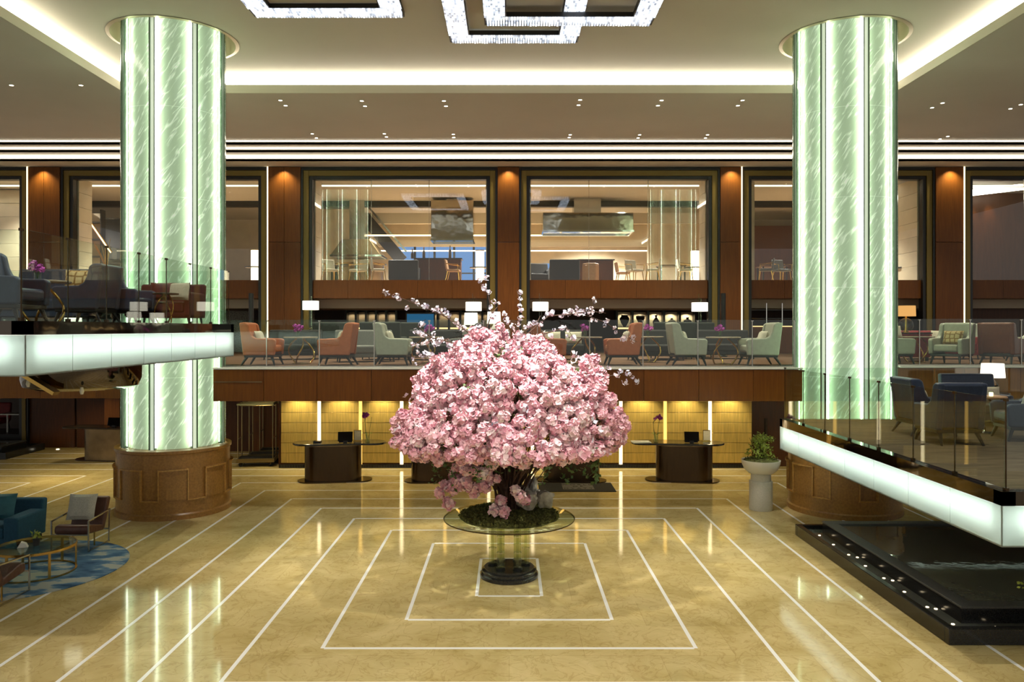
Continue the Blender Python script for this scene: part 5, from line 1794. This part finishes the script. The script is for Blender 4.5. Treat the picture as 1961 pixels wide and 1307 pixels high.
# trunk of many twigs
b = B()
for k in range(150):
    a = rr.random() * 2 * PI
    q0, q1 = rr.uniform(0, .16), rr.uniform(.12, 1.15) ** 1.3
    a2 = a + rr.uniform(-.6, .6)
    h = rr.uniform(1.1, 2.4) if q1 < .7 else rr.uniform(.9, 1.5)
    pts = []
    for i in range(6):
        u = i / 5
        q = q0 * (1 - u) + q1 * u ** 1.7 + .05 * math.sin(u * 7 + k)
        aa = a * (1 - u) + a2 * u
        pts.append((q * math.cos(aa), q * math.sin(aa), .05 + h * u))
    r0 = rr.uniform(.010, .026)
    b.tube(pts, [r0, r0 * .9, r0 * .75, r0 * .6, r0 * .45, r0 * .25], 5)
tag(mk('trunk_twigs', b, M['bark'], tree), 'tangle of bare brown twigs forming the trunk', kind='stuff')
PINK = [bloom_mesh('blossom', M['pinks'], .105, 34, 60 + i) for i in range(6)]
def dome(th, ph):
    """surface of the crown; th azimuth, ph 0 = top, 1 = rim"""
    top, rim = 2.80, 1.22
    r_ = 1.66 * math.sin(min(1.0, ph) * PI / 2) ** 1.0
    z_ = rim + (top - rim) * math.cos(min(1, ph) * PI / 2) ** .95
    if ph > 1:
        r_ = 1.66 - (ph - 1) * 1.3
        z_ = rim - (ph - 1) * .55
    return r_, z_
pos = []
tries = 0
while len(pos) < 1150 and tries < 60000:
    tries += 1
    th = rr.random() * 2 * PI
    ph = rr.random() ** .62 * 1.14
    r_, z_ = dome(th, ph)
    d_ = Vector((r_ * math.cos(th), r_ * math.sin(th), z_))
    lump = noise.noise(Vector((math.cos(th) * 2.2, math.sin(th) * 2.2, z_ * 1.9)))
    lump2 = noise.noise(Vector((math.cos(th) * 5, math.sin(th) * 5, z_ * 4 + 9)))
    if lump2 < -.16 and rr.random() < .9:
        continue
    k = 1 + .20 * lump + rr.uniform(-.07, .03)
    p = Vector((d_.x * k, d_.y * k, (d_.z - 1.0) * k + 1.0 + rr.uniform(-.04, .04)))
    if ph > 1.0 and rr.random() < .35:
        continue
    if any((p - q).length < .118 for q in pos):
        continue
    pos.append(p)
for i in range(46):
    th, ph = rr.uniform(PI * .9, PI * 2.1), rr.uniform(.45, 1.08)
    r_, z_ = dome(th, ph)
    k = rr.uniform(1.06, 1.15)
    pos.append(Vector((r_ * k * math.cos(th), r_ * k * math.sin(th), 1.0 + (z_ - 1.0) * k)))
# low hanging spray at the lower left
for i in range(46):
    u = rr.random()
    p = Vector((-.22 - .85 * u + rr.gauss(0, .06), -.35 + rr.gauss(0, .12), .92 - .45 * u * .6 + rr.gauss(0, .13) - .1))
    pos.append(p)
for p in ((-.22, -.5, .22), (-.08, -.55, .20), (-.13, -.45, .34), (.17, -.5, .42), (.25, -.45, .36), (.10, -.5, .52), (-.95, -.3, .28)):
    pos.append(Vector(p))
camv = Vector((0 - TXc, 0 - TYc, CH - TT))
pos.sort(key=lambda p: -(p.normalized().dot(Vector((0, -1, .25)))) - .2 * (p.y < 0))
front = pos[:300]
stuff = B()
for i, p in enumerate(pos):
    s = rr.uniform(.82, 1.22)
    out = Vector((p.x, p.y, p.z - 1.0)).normalized()
    q = out.to_track_quat('Z', 'Y')
    if i < 300:
        o = link('blossom', PINK[i % 6], tree, p)
        o.rotation_euler = (q @ Matrix.Rotation(rr.random() * 6, 3, 'Z').to_quaternion()).to_euler()
        o.scale = (s, s, s)
    else:
        me = PINK[i % 6]
        mtx = q.to_matrix() @ Matrix.Rotation(rr.random() * 6, 3, 'Z')
        stuff.add([mtx @ (v.co * s) + p for v in me.vertices], [tuple(f.vertices) for f in me.polygons])
tag(mk('blossom_mass', stuff, M['pinks'], tree, smooth=False, recalc=False), 'further pink blossoms at the back and sides of the crown', kind='stuff')
# dark leaves between and beneath the blossoms
b = B()
for i in range(230):
    th = rr.random() * 2 * PI
    ph = rr.uniform(.1, 1.2)
    r_, z_ = dome(th, ph)
    k = rr.uniform(.84, 1.0)
    leaf_cluster(b, (r_ * k * math.cos(th), r_ * k * math.sin(th), z_ * rr.uniform(.93, 1.0)), .14, 8, .075, rr)
for sx in (-1.2, -.9, -.5, .55, .95, 1.25, 1.4):
    for k in range(7):
        leaf_cluster(b, (sx + rr.gauss(0, .05), -.7 + rr.gauss(0, .1) + abs(sx) * .3, 1.0 - k * .055 + rr.gauss(0, .03)), .06, 5, .08, rr)
tag(mk('leaves', b, M['leaf'], tree, recalc=False), 'green leaves between the blossoms', kind='stuff')
# long twigs with small white blossoms
WB = [bloom_mesh('white_blossom', M['whites'], .05, 6, 90 + i, .2) for i in range(4)]
paths = [[(900, 640), (880, 625), (850, 605), (800, 584), (765, 570), (728, 562)], [(850, 606), (842, 595), (835, 585)], [(930, 635), (942, 600), (935, 565), (920, 545), (932, 525)], [(942, 600), (955, 585)],
         [(985, 640), (1000, 605), (996, 580), (990, 556)], [(985, 640), (965, 595)], [(1010, 640), (1050, 606), (1110, 600), (1160, 618), (1190, 640), (1220, 655)], [(1080, 604), (1130, 596), (1160, 600)], [(1090, 600), (1135, 590), (1140, 570)],
         [(1040, 640), (1085, 628), (1100, 650)], [(880, 660), (830, 648), (795, 640)], [(860, 650), (810, 655), (785, 662)], [(850, 690), (815, 680), (785, 686)], [(830, 650), (800, 625), (815, 612)],
         [(1120, 715), (1160, 722), (1190, 716), (1226, 735)], [(1150, 722), (1165, 705)], [(810, 820), (780, 822), (755, 818)], [(800, 700), (812, 690), (830, 668)], [(940, 650), (925, 625), (900, 640)], [(1000, 640), (1030, 615), (1035, 605)]]
for k, pp in enumerate(paths):
    yy = 12.5 + (-.35, .25, -.1, .3, -.5)[k % 5]
    pts = [P(a, c, yy + .05 * i) - Vector((TXc, TYc, TT)) for i, (a, c) in enumerate(pp)]
    tw = mk('twig', B().tube(pts, [.011 - .007 * i / (len(pts) - 1) for i in range(len(pts))], 5), M['bark'], tree)
    for i in range(len(pts) - 1):
        a_, c_ = pts[i], pts[i + 1]
        n = max(1, int((c_ - a_).length / .075))
        for j in range(n):
            if i == 0 and len(pts) > 3 and j < n // 2:
                continue
            p = a_.lerp(c_, (j + rr.random()) / n) + Vector((rr.gauss(0, .035), rr.gauss(0, .035), rr.gauss(0, .035)))
            o = link('white_blossom', WB[rr.randrange(4)], tw, p)
            o.rotation_euler = (rr.random() * 6, rr.random() * 6, rr.random() * 6)
            s = rr.uniform(.6, 1.15)
            o.scale = (s, s, s)
# scattered white butterflies / petals over the crown
bw = mesh('white_petal', B().add([(0, 0, 0), (.05, .03, .02), (.06, -.03, .03), (.01, -.04, .01)], [(0, 1, 2, 3)]).add([(0, 0, 0), (-.05, .03, .025), (-.06, -.02, .035), (-.01, -.04, .01)], [(0, 1, 2, 3)]), M['whites'], recalc=False)
for i in range(70):
    th = rr.uniform(PI, 2 * PI)
    ph = rr.uniform(.05, 1.15)
    r_, z_ = dome(th, ph)
    o = link('white_petal', bw, tree, (r_ * 1.09 * math.cos(th), r_ * 1.09 * math.sin(th), 1 + (z_ - 1) * 1.07))
    o.rotation_euler = (rr.random() * 6, rr.random() * 6, rr.random() * 6)
bpy.data.objects.remove(DL.children[0]); bpy.data.objects.remove(DL.children[0]); bpy.data.objects.remove(DL)
